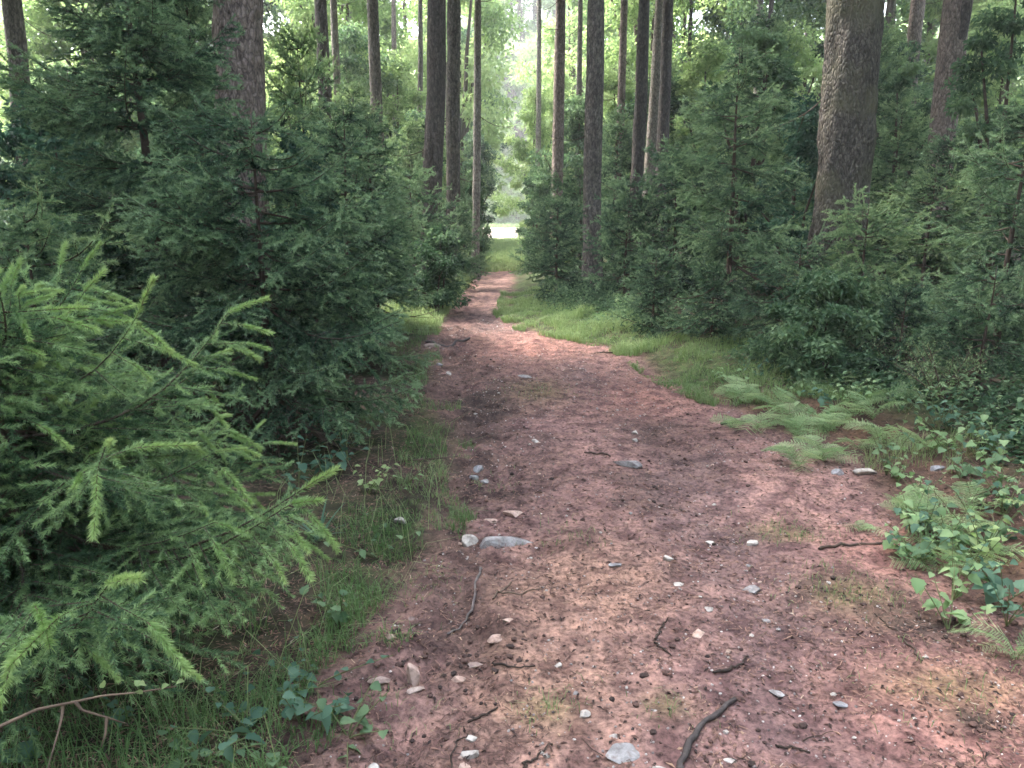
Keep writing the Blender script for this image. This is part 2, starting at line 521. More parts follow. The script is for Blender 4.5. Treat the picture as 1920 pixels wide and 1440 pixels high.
def shoot_mesh(r, L, name):
    """a plump new shoot along +X"""
    mb = MB()
    t = np.linspace(0, 1, 5)
    P = np.stack([L * t, 0.03 * L * np.sin(2 * t), -0.06 * L * t * t], 1)
    tube(mb, P, 0.0022 * (1 - 0.5 * t), 4, 0, 0.9)
    A, B = P[:-1], P[1:]
    clothe(mb, A, B, 'near', 1, np.linspace(0.5, 0.85, 4), r, 1.15, 2.6)
    return mb.mesh(name, ['twig', 'needle_fresh'])


def branch_mats(k): return ['twig', k]


LENS = [0.35, 0.6, 0.9, 1.2]
BR = {}
for lod, nv in (('near', 2), ('mid', 2), ('far', 2)):
    for L in LENS:
        BR[lod, L] = []
        for v in range(nv):
            r = np.random.default_rng(hash((len(lod), int(L * 100), v)) % 99991)
            BR[lod, L].append(spruce_branch(r, L, lod, droop=0.06 + 0.08 * r.random(), lift=0.05 + 0.15 * r.random(), tips=9 if lod == 'near' else 0))
DEAD = [spruce_branch(np.random.default_rng(900 + v), L, 'far', droop=0.12, lift=0.0, dead=True)[0] for v, L in enumerate((0.5, 0.7, 0.9, 0.9))]
_bm = {}


def branch_mesh(lod, L, v, mk_):
    key = (lod, L, v, mk_)
    if key not in _bm:
        V, T, m, a_ = BR[lod, L][v][0]
        _bm[key] = mk('spruce_branch', V, T, branch_mats(mk_), m, a_)
    return _bm[key]


def dead_mesh(v):
    key = ('dead', v)
    if key not in _bm:
        V, T, m, a_ = DEAD[v]
        _bm[key] = mk('dead_branch', V, T, ['twig'], m, a_)
    return _bm[key]


def branch_plan(r, H, R, z0, dens=1.0, dead_to=0.0, flat=0.0, pw=0.62):
    """heights, bearings, lengths and slopes of a spruce's branches"""
    out = []
    z = z0
    ws = min(0.30, max(0.15, 0.085 * H))        # the whorls: most branches leave the stem in tiers
    while z < H - 0.08:
        f = z / H
        Lb = R * (1 - f) ** pw + 0.10
        gap = (0.032 + 0.026 * Lb) / dens
        az = r.random() * 6.283
        k = 1 if r.random() < 0.5 else 2
        for q in range(k):
            az2 = az + q * (2.2 + r.random())
            el = math.radians(-12 + 50 * f + 10 * r.normal() + flat)
            zt = round(z / ws) * ws if r.random() < 0.78 else z
            out.append((max(z0, zt) + 0.025 * r.normal(), az2, Lb * (0.72 + 0.45 * r.random()), el, z < dead_to))
        if r.random() < 0.5:
            out.append((z, r.random() * 6.28, max(0.2, 0.42 * Lb), el + 0.25 * r.normal(), z < dead_to))
        z += gap * (0.7 + 0.6 * r.random()) * k
    for q in range(4):
        out.append((H - 0.10 - 0.03 * q, r.random() * 6.28, 0.22, math.radians(50), False))
    return out


def bmatrix(z, az, Lb, el, axis):
    s = Lb
    x, y = axis(z)
    return Matrix.Translation((x, y, z)) @ Euler((0, -el, az), 'XYZ').to_matrix().to_4x4() @ Matrix.Scale(s, 4)


def pickL(Lb):
    return min(LENS, key=lambda q: abs(math.log(q / Lb)))


def stem_mesh(r, H, r0, lean=(0, 0), name='trunk', m='twig', k=7):
    mb = MB()
    t = np.linspace(0, 1, 12)
    w1, w2 = r.normal() * 0.02, r.normal() * 0.02
    P = np.stack([lean[0] * t * H + w1 * np.sin(5 * t) * (t > 0), lean[1] * t * H + w2 * np.sin(4 * t), -0.1 + (H + 0.1) * t], 1)
    tube(mb, P, r0 * (1 - 0.93 * t), k, 0, 0.35)
    return mb.mesh(name, [m], True), (lambda z: (float(np.interp(z, P[:, 2], P[:, 0])), float(np.interp(z, P[:, 2], P[:, 1]))))


def spruce_with_branches(px, d, py_top, rpx, lod, mk_, label, group, seed, dens=1.0, z0=0.15, dead_to=0.0, shoots=0, lean=(0, 0), x=None, flat=0.0, pw=0.62):
    """a spruce near enough for each branch to be a part; shoots at its tips are sub-parts"""
    r = np.random.default_rng(seed)
    p = at(px, py_top, d)
    x = p[0] if x is None else x
    zb = hz(x, d)
    H = p[2] - zb; R = rpx * d / F
    root = ob('young_spruce', None, loc=(x, d, zb))
    tag(root, label, 'spruce', group)
    me, ax = stem_mesh(r, H, 0.012 + 0.011 * H, lean)
    ob('trunk', me, root)
    for (z, az, Lb, el, dead) in branch_plan(r, H, R, z0, dens, dead_to, flat, pw):
        if dead:
            v = int(r.integers(4)); L0 = (0.5, 0.7, 0.9, 0.9)[v]
            ob('dead_branch', dead_mesh(v), root, mw=bmatrix(z, az, Lb / L0, el - 0.2, ax))
            continue
        L0 = pickL(Lb); v = int(r.integers(len(BR[lod, L0])))
        b = ob('branch', branch_mesh(lod, L0, v, mk_), root, mw=bmatrix(z, az, Lb / L0, el, ax))
        if shoots:
            for (pp, dd, _) in BR[lod, L0][v][1][:shoots]:
                dd = unit(np.array(dd) + np.array([0, 0, -0.28 + 0.25 * r.normal()]))
                q = Vector(dd).to_track_quat('X', 'Z').to_matrix().to_4x4()
                ob('shoot', SHOOTS[int(r.integers(len(SHOOTS)))], b, mw=Matrix.Translation(pp) @ q @ Matrix.Scale((0.75 + 0.5 * r.random()) * L0 / Lb, 4))
    return root


_crowns = {}


def crown_mesh(kind, v, H, R, mk_, dead_to=0.0, pw=0.62):
    key = (kind, v, mk_)
    if key not in _crowns:
        r = np.random.default_rng(400 + v)
        mb = MB()
        for (z, az, Lb, el, dead) in branch_plan(r, H, R, 0.06, 1.5, dead_to, 0.0, pw):
            L0 = pickL(Lb)
            if dead:
                q = int(r.integers(4)); mb.merge(DEAD[q], bmatrix(z, az, Lb / (0.5, 0.7, 0.9, 0.9)[q], el - 0.2, lambda z: (0, 0)))
            else:
                mb.merge(BR['far', L0][int(r.integers(2))][0], bmatrix(z, az, Lb / L0, el, lambda z: (0, 0)), 0.12 * r.normal())
        me = mb.mesh('spruce_crown', ['twig', mk_])
        mt, _ = stem_mesh(r, H, 0.012 + 0.012 * H)
        _crowns[key] = (me, mt, H, R)
    return _crowns[key]


FARK = [(2.6, 0.95, 0.0, .5), (3.6, 1.1, 0.5, .55), (1.9, 0.9, 0.0, .4), (4.4, 1.3, 0.6, .5), (1.5, 1.0, 0.0, .35)]


def far_spruce(px, d, py_top, rpx, mk_, label, group, seed):
    p = at(px, py_top, d)
    zb = hz(p[0], d)
    H = p[2] - zb; R = rpx * d / F
    v = min(range(5), key=lambda i: abs(math.log((FARK[i][0] / FARK[i][1]) / (H / R))) + (0.25 if (i + seed) % 2 else 0))
    me, mt, H0, R0 = crown_mesh('f', v, *FARK[v][:2], mk_, FARK[v][2], FARK[v][3])
    root = ob('young_spruce', None, loc=(p[0], d, zb), rot=(0, 0, seed * 2.4))
    tag(root, label, 'spruce', group)
    sc = (R / R0, R / R0, H / H0)
    ob('trunk', mt, root, scale=sc)
    ob('crown', me, root, scale=sc)
    return root


# ------------------------------------------------------------------ ground, path, road
def grid():
    ys = [-6.0]
    while ys[-1] < 420:
        y = ys[-1]
        st = 0.4 if y < 1.2 else max(0.024, 0.0048 * y) if y < 12 else 0.0048 * 12 + (y - 12) * 0.03
        ys.append(y + st)
    xs = [0.0]
    while xs[-1] < 300:
        x = xs[-1]
        xs.append(x + (0.026 if x < 2.2 else 0.026 + (x - 2.2) * 0.045))
    xs = np.array(xs); xs = np.concatenate([-xs[:0:-1], xs])
    return xs, np.array(ys)


def bell(x, y, poly, wd):
    px_ = np.interp(y, poly[:, 1], poly[:, 0])
    return np.exp(-((x - px_) / wd) ** 2)


def blob(x, y, px, py, sx, sy=None):
    gx, gy = G(px, py)
    return np.exp(-((x - gx) / sx) ** 2 - ((y - gy) / (sy or sx)) ** 2)


def soil_colour(x, y):
    mixc = lambda c, k, w_: c * (1 - w_[:, None]) + np.array(k) * w_[:, None]
    c = np.tile(np.array([0.235, 0.143, 0.135]), (len(x), 1))
    nz1 = fbm(x, y, 0.9); nz2 = fbm(x + 31, y, 3.1)
    c = mixc(c, (0.335, 0.205, 0.182), np.clip(0.45 + nz1 * 1.5, 0, 1) * 0.7)
    c = mixc(c, (0.10, 0.066, 0.060), np.clip(fbm(x + 77, y, 2.2, 5) * 3.0 - 0.55, 0, 1) * 0.75)  # dark blotches, wet soil between litter and painted shade of the relief
    c = mixc(c, (0.130, 0.096, 0.10), np.clip(bell(x, y, RUT, 0.32) * (0.75 + nz2), 0, 1) * 0.75)
    c = mixc(c, (0.095, 0.065, 0.055), np.clip(bell(x, y, RUTL, 0.36) * (0.75 + nz2 * 1.3), 0, 1) * 0.85)
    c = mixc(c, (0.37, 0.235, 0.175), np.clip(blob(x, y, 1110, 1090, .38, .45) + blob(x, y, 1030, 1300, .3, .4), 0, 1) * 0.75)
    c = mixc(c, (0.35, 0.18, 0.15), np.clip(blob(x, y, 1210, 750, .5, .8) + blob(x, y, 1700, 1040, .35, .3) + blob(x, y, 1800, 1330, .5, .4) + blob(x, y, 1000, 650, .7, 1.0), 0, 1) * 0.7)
    c = mixc(c, (0.055, 0.04, 0.037), np.clip(blob(x, y, 780, 1200, .22, .16) + blob(x, y, 900, 760, .3, 1.0) + blob(x, y, 1720, 1180, .25, .12) + blob(x, y, 1560, 1110, .12, .08) + blob(x, y, 1830, 1355, .12, .08) + blob(x, y, 940, 920, .2, .2) + blob(x, y, 1260, 820, .3, .5), 0, 1) * (0.5 + np.clip(nz2 + .3, 0, .5)))
    gm = np.clip(blob(x, y, 1470, 995, .15, .12) + blob(x, y, 1600, 1120, .2, .18) + blob(x, y, 1020, 1330, .1, .08) + blob(x, y, 1250, 1320, .08, .08) + blob(x, y, 1010, 735, .25, .5) + blob(x, y, 1790, 1290, .25, .12), 0, 1)
    c = mixc(c, (0.14, 0.13, 0.05), gm * 0.55)
    c = mixc(c, (0.46, 0.29, 0.25), sstep(y, 11.0, 14.0) * np.clip(0.6 + nz2, 0, 1) * 0.8)  # far end painted lighter, as if lit through the canopy gap
    return c * np.array([0.92, 0.895, 0.88])


def build_ground():
    xs, ys = grid()
    X, Y = np.meshgrid(xs, ys)
    x, y = X.ravel(), Y.ravel()
    z = hgt(x, y)
    V = np.stack([x, y, z], 1)
    nx = len(xs)
    i = (np.arange(len(ys) - 1)[:, None] * nx + np.arange(nx - 1)[None]).ravel()
    Q = np.stack([i, i + 1, i + nx + 1, i + nx], 1)
    fx = x[Q].mean(1); fy = y[Q].mean(1)
    rag = 0.16 * fbm(fx, fy, 2.0, 4)
    inp = (fx > xl(fy) + rag) & (fx < xr(fy) + 0.16 * fbm(fx + 55, fy, 2.0, 4)) & (fy < 25 + 2 * rag)
    road = (fy > 50 + 0.06 * fx + rag * 2) & (fy < 90 + rag * 2)
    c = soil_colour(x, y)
    dl = xl(y) - x; dr = x - xr(y)
    out = np.maximum(dl, dr)
    nz = fbm(x, y, 1.6, 4)
    fl = np.tile(np.array([0.060, 0.041, 0.031]), (len(x), 1))
    wv = np.clip(0.5 + nz * 1.6, 0, 1)[:, None]
    fl = fl * (1 - wv) + np.array([0.036, 0.046, 0.018]) * wv
    wr = 0.7 * (sstep(dr, -0.2, 0.3) * (1 - sstep(dr, 0.4, 1.0)) * np.clip(0.6 + nz, 0, 1) * (y < 7))[:, None]
    fl = fl * (1 - wr) + np.array([0.22, 0.11, 0.085]) * wr
    mo = (sstep(dr, -0.1, 0.2) * (1 - sstep(dr, 1.3, 2.2)) * sstep(y, 6.0, 7.2) * np.clip(0.65 + nz, 0, 1))[:, None]
    fl = fl * (1 - mo) + np.array([0.075, 0.115, 0.04]) * mo
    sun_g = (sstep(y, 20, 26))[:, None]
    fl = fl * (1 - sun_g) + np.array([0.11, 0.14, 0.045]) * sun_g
    wo = sstep(out, -0.12, 0.22)
    wo = np.clip(wo + nz * 0.5 * (1 - np.abs(2 * wo - 1)), 0, 1)[:, None]
    far = sstep(y, 22, 27)[:, None]
    wo = np.maximum(wo, far)
    c = c * (1 - wo) + fl * wo
    rc = np.array([0.36, 0.30, 0.275]) * (0.9 + 0.3 * fbm(x, y, 0.7))[:, None]
    rw = (sstep(y, 49, 51) * (1 - sstep(y, 89, 91)))[:, None]
    c = c * (1 - rw) + rc * rw

    def sub(name, mask, m):
        q = Q[mask]
        u, inv = np.unique(q, return_inverse=True)
        me = mk(name, V[u], inv.reshape(-1, 4), [m], smooth=True, col=c[u])
        return tag(ob(name, me), kind='structure')
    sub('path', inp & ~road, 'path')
    sub('gravel_road', road, 'gravel')
    sub('ground', ~inp & ~road, 'floor')


build_ground()


# ------------------------------------------------------------------ tall trees
def trunk_mesh(r, P, R, m, k=28, rows=90, flare=0.35, rough=0.035):
    """furrowed trunk along the points P (x,y,z relative) with radii R"""
    t = np.linspace(0, 1, len(P)); P = np.asarray(P, float)
    tt = np.linspace(0, 1, rows) ** 1.5
    C_ = np.stack([np.interp(tt, t, P[:, c]) for c in range(3)], 1)
    rr = np.interp(tt, t, R)
    th = np.linspace(0, 2 * np.pi, k, endpoint=False)
    z = C_[:, 2][:, None]
    ph = r.random(4) * 6.28
    lobes = 0.5 + 0.5 * np.cos(5 * th[None] + ph[0] + 0.6 * np.sin(2 * th[None] + ph[1]))
    fl = flare * np.exp(-np.clip(z, 0, 9) / 0.28) * (0.35 + 0.9 * lobes)
    fur = rough * (vnoise(th[None] * 4.2 + ph[2] + 0 * z, z * 2.6 + ph[3]) * 1.6 + vnoise(th[None] * 9 + ph[2] + 0 * z, z * 9 + ph[3]))
    seam = np.minimum(th, 2 * np.pi - th)[None] / 0.5
    fur = fur * np.clip(seam, 0, 1)
    rad = rr[:, None] * (1 + fl) + fur * np.minimum(1, rr[:, None] / 0.15)
    V = np.stack([C_[:, 0][:, None] + rad * np.cos(th), C_[:, 1][:, None] + rad * np.sin(th), np.broadcast_to(z, rad.shape)], -1).reshape(-1, 3)
    i = np.arange(rows - 1)[:, None] * k; j = np.arange(k)[None]; j2 = (j + 1) % k
    Q = np.stack([i + j, i + j2, i + k + j2, i + k + j], -1).reshape(-1, 4)
    return mk('trunk', V, Q, [m], smooth=True)


def high_crown(v):
    key = ('high', v)
    if key not in _crowns:
        r = np.random.default_rng(70 + v)
        mb = MB()
        n = 150
        for i in range(n):
            z = 10.0 * (i / n) ** 1.1
            Lb = 2.9 * (1 - z / 11.5) * (0.6 + 0.5 * r.random()) + 0.3
            az = r.random() * 6.28
            e = -0.25 + 0.05 * z + 0.1 * r.normal()
            d = np.array([math.cos(az) * math.cos(e), math.sin(az) * math.cos(e), math.sin(e)])
            P = np.array([[0, 0, z], d * Lb * 0.5 + [0, 0, z + 0.1], d * Lb + [0, 0, z]])
            tube(mb, P, [0.03, 0.02, 0.006], 3, 0, 0.3, cap=False)
            k = int(30 * Lb)
            u = 0.15 + 0.85 * r.random(k)
            Q = np.array([0, 0, z]) + d * (Lb * u)[:, None] + r.normal(size=(k, 3)) * np.array([0.22, 0.22, 0.12])
            D = unit(d + r.normal(size=(k, 3)) * 0.7 + np.array([0, 0, -0.3]))
            leaves(mb, Q, D, unit(r.normal(size=(k, 3)) + [0, 0, 1.2]), 0.34, 0.12, 1, 0.35 + 0.2 * r.normal(size=k))
        _crowns[key] = mb.mesh('tall_crown', ['twig', 'needle'])
    return _crowns[key]


def tall_tree(px_t, px_b, py_b, d, wpx, m, label, group=None, seed=0, top=18.0, crown=True, stubs=0, slim=False, name='conifer_tree'):
    """trunk seen at px_t on the upper edge and at px_b, py_b lower down, d metres ahead"""
    r = np.random.default_rng(seed + 50)
    a_ = at(px_t, 0, d); b_ = at(px_b, py_b, d)
    k = (a_ - b_) / (a_[2] - b_[2])
    z0 = hz(b_[0] - k[0] * (b_[2] - 0), d)
    x0 = b_[0] - k[0] * (b_[2] - z0)
    z0 = hz(x0, d)
    r0 = 0.5 * wpx * d / F
    zz = np.array([-0.2, 0.3, 1.0, 2.0, 4.0, 7.0, 11.0, top - 0.3])
    lean = np.where(zz < 5, zz, 5 + (zz - 5) * 0.35)
    P = np.stack([k[0] * lean + r0 * 0.1 * np.sin(zz * 1.3 + r.random() * 6), 0.0 * zz + 0.05 * r.normal() * lean, zz], 1)
    R = r0 * np.interp(zz, [-0.2, 1.0, 5.0, top], [1.12, 1.02, 0.94, 0.1])
    root = ob(name, None, loc=(x0, d, z0))
    tag(root, label, 'tree', group)
    ob('trunk', trunk_mesh(r, P, R, m, 40 if wpx > 60 else 14, 220 if wpx > 60 else 60, rough=0.03 if wpx > 60 else 0.02), root)
    if crown:
        cz = CAMZ + 0.25 * d + (2.4 if slim else 2.6)
        wd = 0.45 if slim else 0.9
        ob('crown', high_crown(seed % 3), root, loc=(float(np.interp(cz, zz, P[:, 0])), 0, cz), rot=(0, 0, r.random() * 6.28), scale=(wd, wd, (top + 1.0 - cz) / 10.0))
    for q in range(stubs + (0 if slim else 2)):
        z = 2.2 + 5.0 * r.random(); v = int(r.integers(4))
        ob('dead_branch', dead_mesh(v), root, mw=Matrix.Translation((float(np.interp(z, zz, P[:, 0])), 0, z)) @ Euler((0, 0.15 + 0.3 * r.normal(), r.random() * 6.28)).to_matrix().to_4x4() @ Matrix.Scale(0.8 + 0.8 * r.random(), 4))
    return root


big = tall_tree(1598, 1567, 430, 9.0, 92, 'bark_moss', 'thick mossy leaning trunk on the right bank, widest in view', seed=1, top=19)
tall_tree(440, 452, 250, 9.5, 86, 'bark_pink', 'thick pinkish grey trunk rising behind the dark spruces on the left', seed=2, top=18, stubs=3)
tall_tree(484, 484, 200, 11.0, 26, 'bark_dark', 'dark trunk pressed against the right side of the thick left trunk', seed=3)
tall_tree(823, 812, 340, 16.0, 36, 'bark_dark', 'dark leaning trunk left of the gap at the end of the path', seed=4, stubs=2)
tall_tree(858, 851, 330, 19.0, 25, 'bark', 'grey brown trunk just right of the dark leaning trunk', seed=5)
tall_tree(897, 893, 380, 20.0, 14, 'bark_pale', 'slim pale trunk standing beside the gap where the path ends', seed=6)
tall_tree(1052, 1046, 290, 22.0, 21, 'bark_pink', 'slender pinkish trunk right of the gap, left of the stout brown one', seed=7, stubs=4)
tall_tree(1117, 1112, 330, 15.0, 33, 'bark', 'stout brown trunk right of the gap with spruces at its foot', seed=8, stubs=3)
tall_tree(1091, 1089, 100, 26.0, 11, 'bark', 'very thin trunk close to the left of the stout brown one', seed=9)
tall_tree(1172, 1164, 190, 24.0, 15, 'bark_pink', 'thin reddish trunk right of the stout brown one', seed=10, stubs=2)
tall_tree(1210, 1203, 160, 19.0, 23, 'bark_dark', 'dark trunk, left of a close row of three', seed=11)
tall_tree(1235, 1226, 150, 22.0, 20, 'bark_pale', 'pale trunk, middle of a close row of three', seed=12)
tall_tree(1263, 1256, 120, 20.0, 22, 'bark_dark', 'dark grey trunk, right of a close row of three', seed=13, stubs=2)
tall_tree(1718, 1705, 160, 20.0, 26, 'bark_pink', 'brown trunk between the thick mossy trunk and the forked one', seed=14)
tall_tree(697, 705, 180, 21.0, 23, 'bark', 'lone trunk between the left spruces and the dark leaning trunk', seed=15)
tall_tree(603, 610, 130, 18.0, 24, 'bark_dark', 'dark trunk, left of a touching pair above the left spruces', seed=16)
tall_tree(626, 631, 140, 20.0, 14, 'bark_pale', 'pale thin trunk, right of a touching pair above the left spruces', seed=17)
tall_tree(8, 24, 140, 14.0, 34, 'bark', 'grey trunk at the left edge above the leafy shrubs', seed=18)
tall_tree(1300, 1294, 100, 30.0, 9, 'bark_dark', 'thread thin dark pole behind the right spruces, left one', seed=19)
tall_tree(1442, 1438, 60, 28.0, 10, 'bark_dark', 'thread thin pole close to the left of the thick mossy trunk', seed=20)
forked = tall_tree(1800, 1772, 250, 15.0, 46, 'bark_pink', 'reddish leaning trunk with a dark second stem on the far right', seed=21)
# the dark second stem that leaves the reddish trunk
mb = MB()
q0 = Vector(at(1796, 75, 15.0)) - forked.location; q1 = Vector(at(1812, 10, 14.9)) - forked.location; q2 = Vector(at(1836, -120, 14.9)) - forked.location
tube(mb, [q0, q0.lerp(q1, .5) + Vector((0.02, 0, 0)), q1, q2, q2 + Vector((.3, 0, 3.2))], [0.13, 0.11, 0.10, 0.08, 0.02], 10, 0, 0.15)
ob('limb', mb.mesh('limb', ['bark_dark'], True), forked)
r = np.random.default_rng(66)
for i, px in enumerate((575, 668, 742, 790, 1012, 1192, 1372, 1415, 1465, 1500, 1668, 1752, 1862, 1895, 130, 180, 330, 355)):
    d = 27 + 15 * r.random()
    tall_tree(px + 3 * r.normal(), px + 2 * r.normal(), 200, d, 9 + 5 * r.random() if d < 60 else 7, ('bark', 'bark_pale', 'bark_pink')[i % 3], 'slim far trunk fading into the pale green haze', 'slim far trunks in the haze', seed=100 + i, stubs=i % 3, slim=True)

# ------------------------------------------------------------------ young spruces
SHOOTS = [shoot_mesh(np.random.default_rng(30 + i), 0.09 + 0.018 * i, 'fresh_shoot') for i in range(4)]
GL, GR_ = 'young spruces left of the path', 'young spruces right of the path'
spruce_with_branches(-30, 2.45, 575, 660, 'near', 'needle_near', 'bright green young spruce with plump fresh shoots at the left edge', GL, 1, dens=2.9, z0=0.10, shoots=4, flat=-7, dead_to=0.20)
spruce_with_branches(470, 4.9, 200, 350, 'mid', 'needle', 'broad dark spruce with drooping layered boughs, nearest the left verge', GL, 2, dens=1.7, z0=0.12, dead_to=0.48, pw=0.5, flat=-6)
spruce_with_branches(215, 6.0, -300, 285, 'mid', 'needle', 'tall dark spruce behind the bright one, left of the thick pinkish trunk', GL, 3, dens=1.6, z0=0.12, dead_to=0.35, pw=0.55)
spruce_with_branches(40, 4.4, 400, 280, 'mid', 'needle_pale', 'low broad spruce between the bright edge spruce and the tall dark pair', GL, 4, dens=1.1, pw=0.4)
spruce_with_branches(640, 7.6, 200, 180, 'mid', 'needle', 'mid height spruce at the right shoulder of the tall dark left spruce', GL, 5, dens=1.2, pw=0.5)
spruce_with_branches(1390, 9.2, 90, 200, 'mid', 'needle', 'open spruce with visible stem and dead lower twigs right of the path', GR_, 6, dens=1.0, z0=0.2, dead_to=0.9)
spruce_with_branches(1630, 7.4, 375, 150, 'mid', 'needle_pale', 'small light green spruce in front of the thick mossy trunk', GR_, 7, dens=1.2, pw=0.4)
spruce_with_branches(1935, 7.2, 170, 200, 'mid', 'needle', 'dense dark spruce at the right edge behind the dry shrub', GR_, 8, dens=1.2)
spruce_with_branches(1500, 7.8, 455, 150, 'mid', 'needle', 'low dark spruce left of the foot of the thick mossy trunk', GR_, 9, dens=1.2, pw=0.4)
spruce_with_branches(1865, 5.8, 500, 150, 'mid', 'needle', 'low dark spruce at the right edge above the leafy plants', GR_, 10, dens=1.2, pw=0.4)
spruce_with_branches(1755, 9.0, 320, 130, 'mid', 'needle_pale', 'pale small spruce on the bank right of the thick mossy trunk', GR_, 11, dens=1.2, pw=0.45)
FS = [
    (1340, 8.8, 500, 95, 'needle', 'low spruce at the foot of the open spruce, left side', GR_),
    (1700, 6.6, 540, 110, 'needle', 'low spruce behind the dry twiggy shrub', GR_),
    (1590, 8.0, 560, 90, 'needle_pale', 'low spruce in the dark hollow under the mossy trunk', GR_),
    (690, 10.5, 220, 130, 'needle', 'bluish dark spruce half hidden behind the left spruces', GL),
    (560, 11.5, 60, 130, 'needle_pale', 'pale spruce seen right of the thick pinkish trunk', GL),
    (770, 13.5, 320, 110, 'needle', 'dark rounded spruce by the left verge, larger of two', GL),
    (848, 17.0, 380, 75, 'needle', 'small dark spruce by the left verge, nearest to the gap', GL),
    (345, 10.5, -60, 150, 'needle', 'dark spruce left of the thick pinkish trunk, behind the tall pair', GL),
    (120, 11.0, 130, 170, 'needle', 'spruce at far left behind the leafy shrubs', GL),
    (660, 16.0, 160, 100, 'needle_pale', 'soft green spruce below the lone trunk', GL),
    (765, 20.0, 230, 90, 'needle_pale', 'soft green spruce left of the dark leaning trunk', GL),
    (870, 26.0, 330, 45, 'needle', 'spruce tip showing behind the slim pale trunk', GL),
    (1045, 13.5, 375, 100, 'needle', 'rounded dark spruce on the right verge nearest to the gap', GR_),
    (1090, 16.5, 320, 95, 'needle_pale', 'greyer spruce just behind the rounded one on the right verge', GR_),
    (1180, 12.0, 340, 95, 'needle', 'spruce with brown bare inside beside the right verge', GR_),
    (1270, 12.0, 290, 130, 'needle', 'tall spruce between the stout brown trunk and the open spruce', GR_),
    (1480, 12.0, 240, 130, 'needle_pale', 'bluish spruce left of the thick mossy trunk', GR_),
    (1690, 12.5, 190, 115, 'needle_pale', 'light green spruce just right of the thick mossy trunk', GR_),
    (1330, 17.0, 170, 110, 'needle_pale', 'pale tall spruce behind the open spruce', GR_),
    (1160, 20.0, 210, 80, 'needle', 'spruce behind the stout brown trunk', GR_),
    (1035, 26.0, 300, 50, 'needle_pale', 'small hazy spruce right of the gap below the pinkish trunk', GR_),
    (1870, 12.0, 220, 130, 'needle', 'spruce behind the forked trunk on the far right', GR_),
    (1790, 11.0, 260, 110, 'needle', 'dark spruce under the forked trunk', GR_),
    (1440, 18.0, 30, 110, 'needle_pale', 'pale spruce top between open spruce and mossy trunk', GR_),
    (1580, 14.0, 260, 110, 'needle', 'dark spruce hidden behind the thick mossy trunk', GR_),
    (1230, 9.6, 470, 80, 'needle', 'low spruce bush at the edge of the bright grass', GR_),
    (1640, 19.0, 60, 120, 'needle_pale', 'far pale spruce right of the mossy trunk top', GR_),
]
for i, (px, d, pt, rp, mk_, lab, gr) in enumerate(FS):
    far_spruce(px, d, pt, rp, mk_, lab, gr, i)


# ------------------------------------------------------------------ broadleaf shrubs and far trees
def leaf_mass(r, H, R, nl, size, m, clumps, stems=5, z0=0.15, name='foliage', squash=1.0):
    """clumped foliage round a few stems; returns foliage mesh and stem mesh"""
    mb, sb = MB(), MB(); nl = int(nl * 2.6); size *= 1.15; clumps = int(clumps * 1.6)
    cs = []
    for i in range(clumps):
        f = (i + r.random()) / clumps
        z = H * (z0 + (1 - z0) * f)
        prof = math.sin(math.pi * min(1, 0.18 + 0.80 * f)) ** 0.7
        az = r.random() * 6.28
        rad = R * prof * math.sqrt(r.random())
        cs.append(np.array([rad * math.cos(az), rad * math.sin(az), z]))
    per = nl // clumps
    for c in cs:
        cr = 0.30 * R * (0.6 + 0.7 * r.random())
        q = r.normal(size=(per, 3)); q = unit(q) * (r.random((per, 1)) ** 0.45) * cr
        q[:, 2] *= 0.55
        D = unit(q * np.array([1, 1, 0.3]) / cr + r.normal(size=(per, 3)) * 0.6 + np.array([0, 0, -0.25]))
        Nn = unit(r.normal(size=(per, 3)) * 0.6 + np.array([0, 0, 1.0]))
        ct = 0.4 + 0.16 * r.normal()
        leaves(mb, c + q, D, Nn, size * (0.7 + 0.6 * r.random(per)), size * 0.55, 0, ct + 0.13 * r.normal(size=per))
    for i in range(stems):
        c = cs[int((i + 0.5) / stems * len(cs))]
        b = np.array([0.08 * r.normal(), 0.08 * r.normal(), -0.05]) * min(1, R)
        mid = (b + c) / 2 + np.array([0, 0, 0.15 * H])
        tube(sb, [b, (b + mid) / 2, mid, c], [0.012 * H, 0.010 * H, 0.007 * H, 0.003 * H], 5, 0, 0.4)
    return mb.mesh(name, [m]), sb.mesh('stem', ['twig'], True)


_lm = {}


def shrub(px, d, py_top, rpx, m, label, group, seed, nl=2500, size=0.06, name='leafy_shrub', cat='shrub', clumps=22, var=0, trunk=False):
    p = at(px, py_top, d)
    zb = hz(p[0], d)
    H = max(0.3, p[2] - zb); R = rpx * d / F
    key = (m, var, nl, round(size / H, 3) if var < 0 else size)
    if key not in _lm:
        _lm[key] = (*leaf_mass(np.random.default_rng(seed + 7), H, R, nl, size, m, clumps, 7 if not trunk else 9, 0.03 if not trunk else 0.12), H, R)
    fm, sm, H0, R0 = _lm[key]
    root = ob(name, None, loc=(p[0], d, zb), rot=(0, 0, seed * 1.9))
    tag(root, label, cat, group)
    sc = (R / R0, R / R0, H / H0)
    ob('stem' if not trunk else 'trunk', sm, root, scale=sc)
    ob('foliage' if not trunk else 'crown', fm, root, scale=sc)
    return root


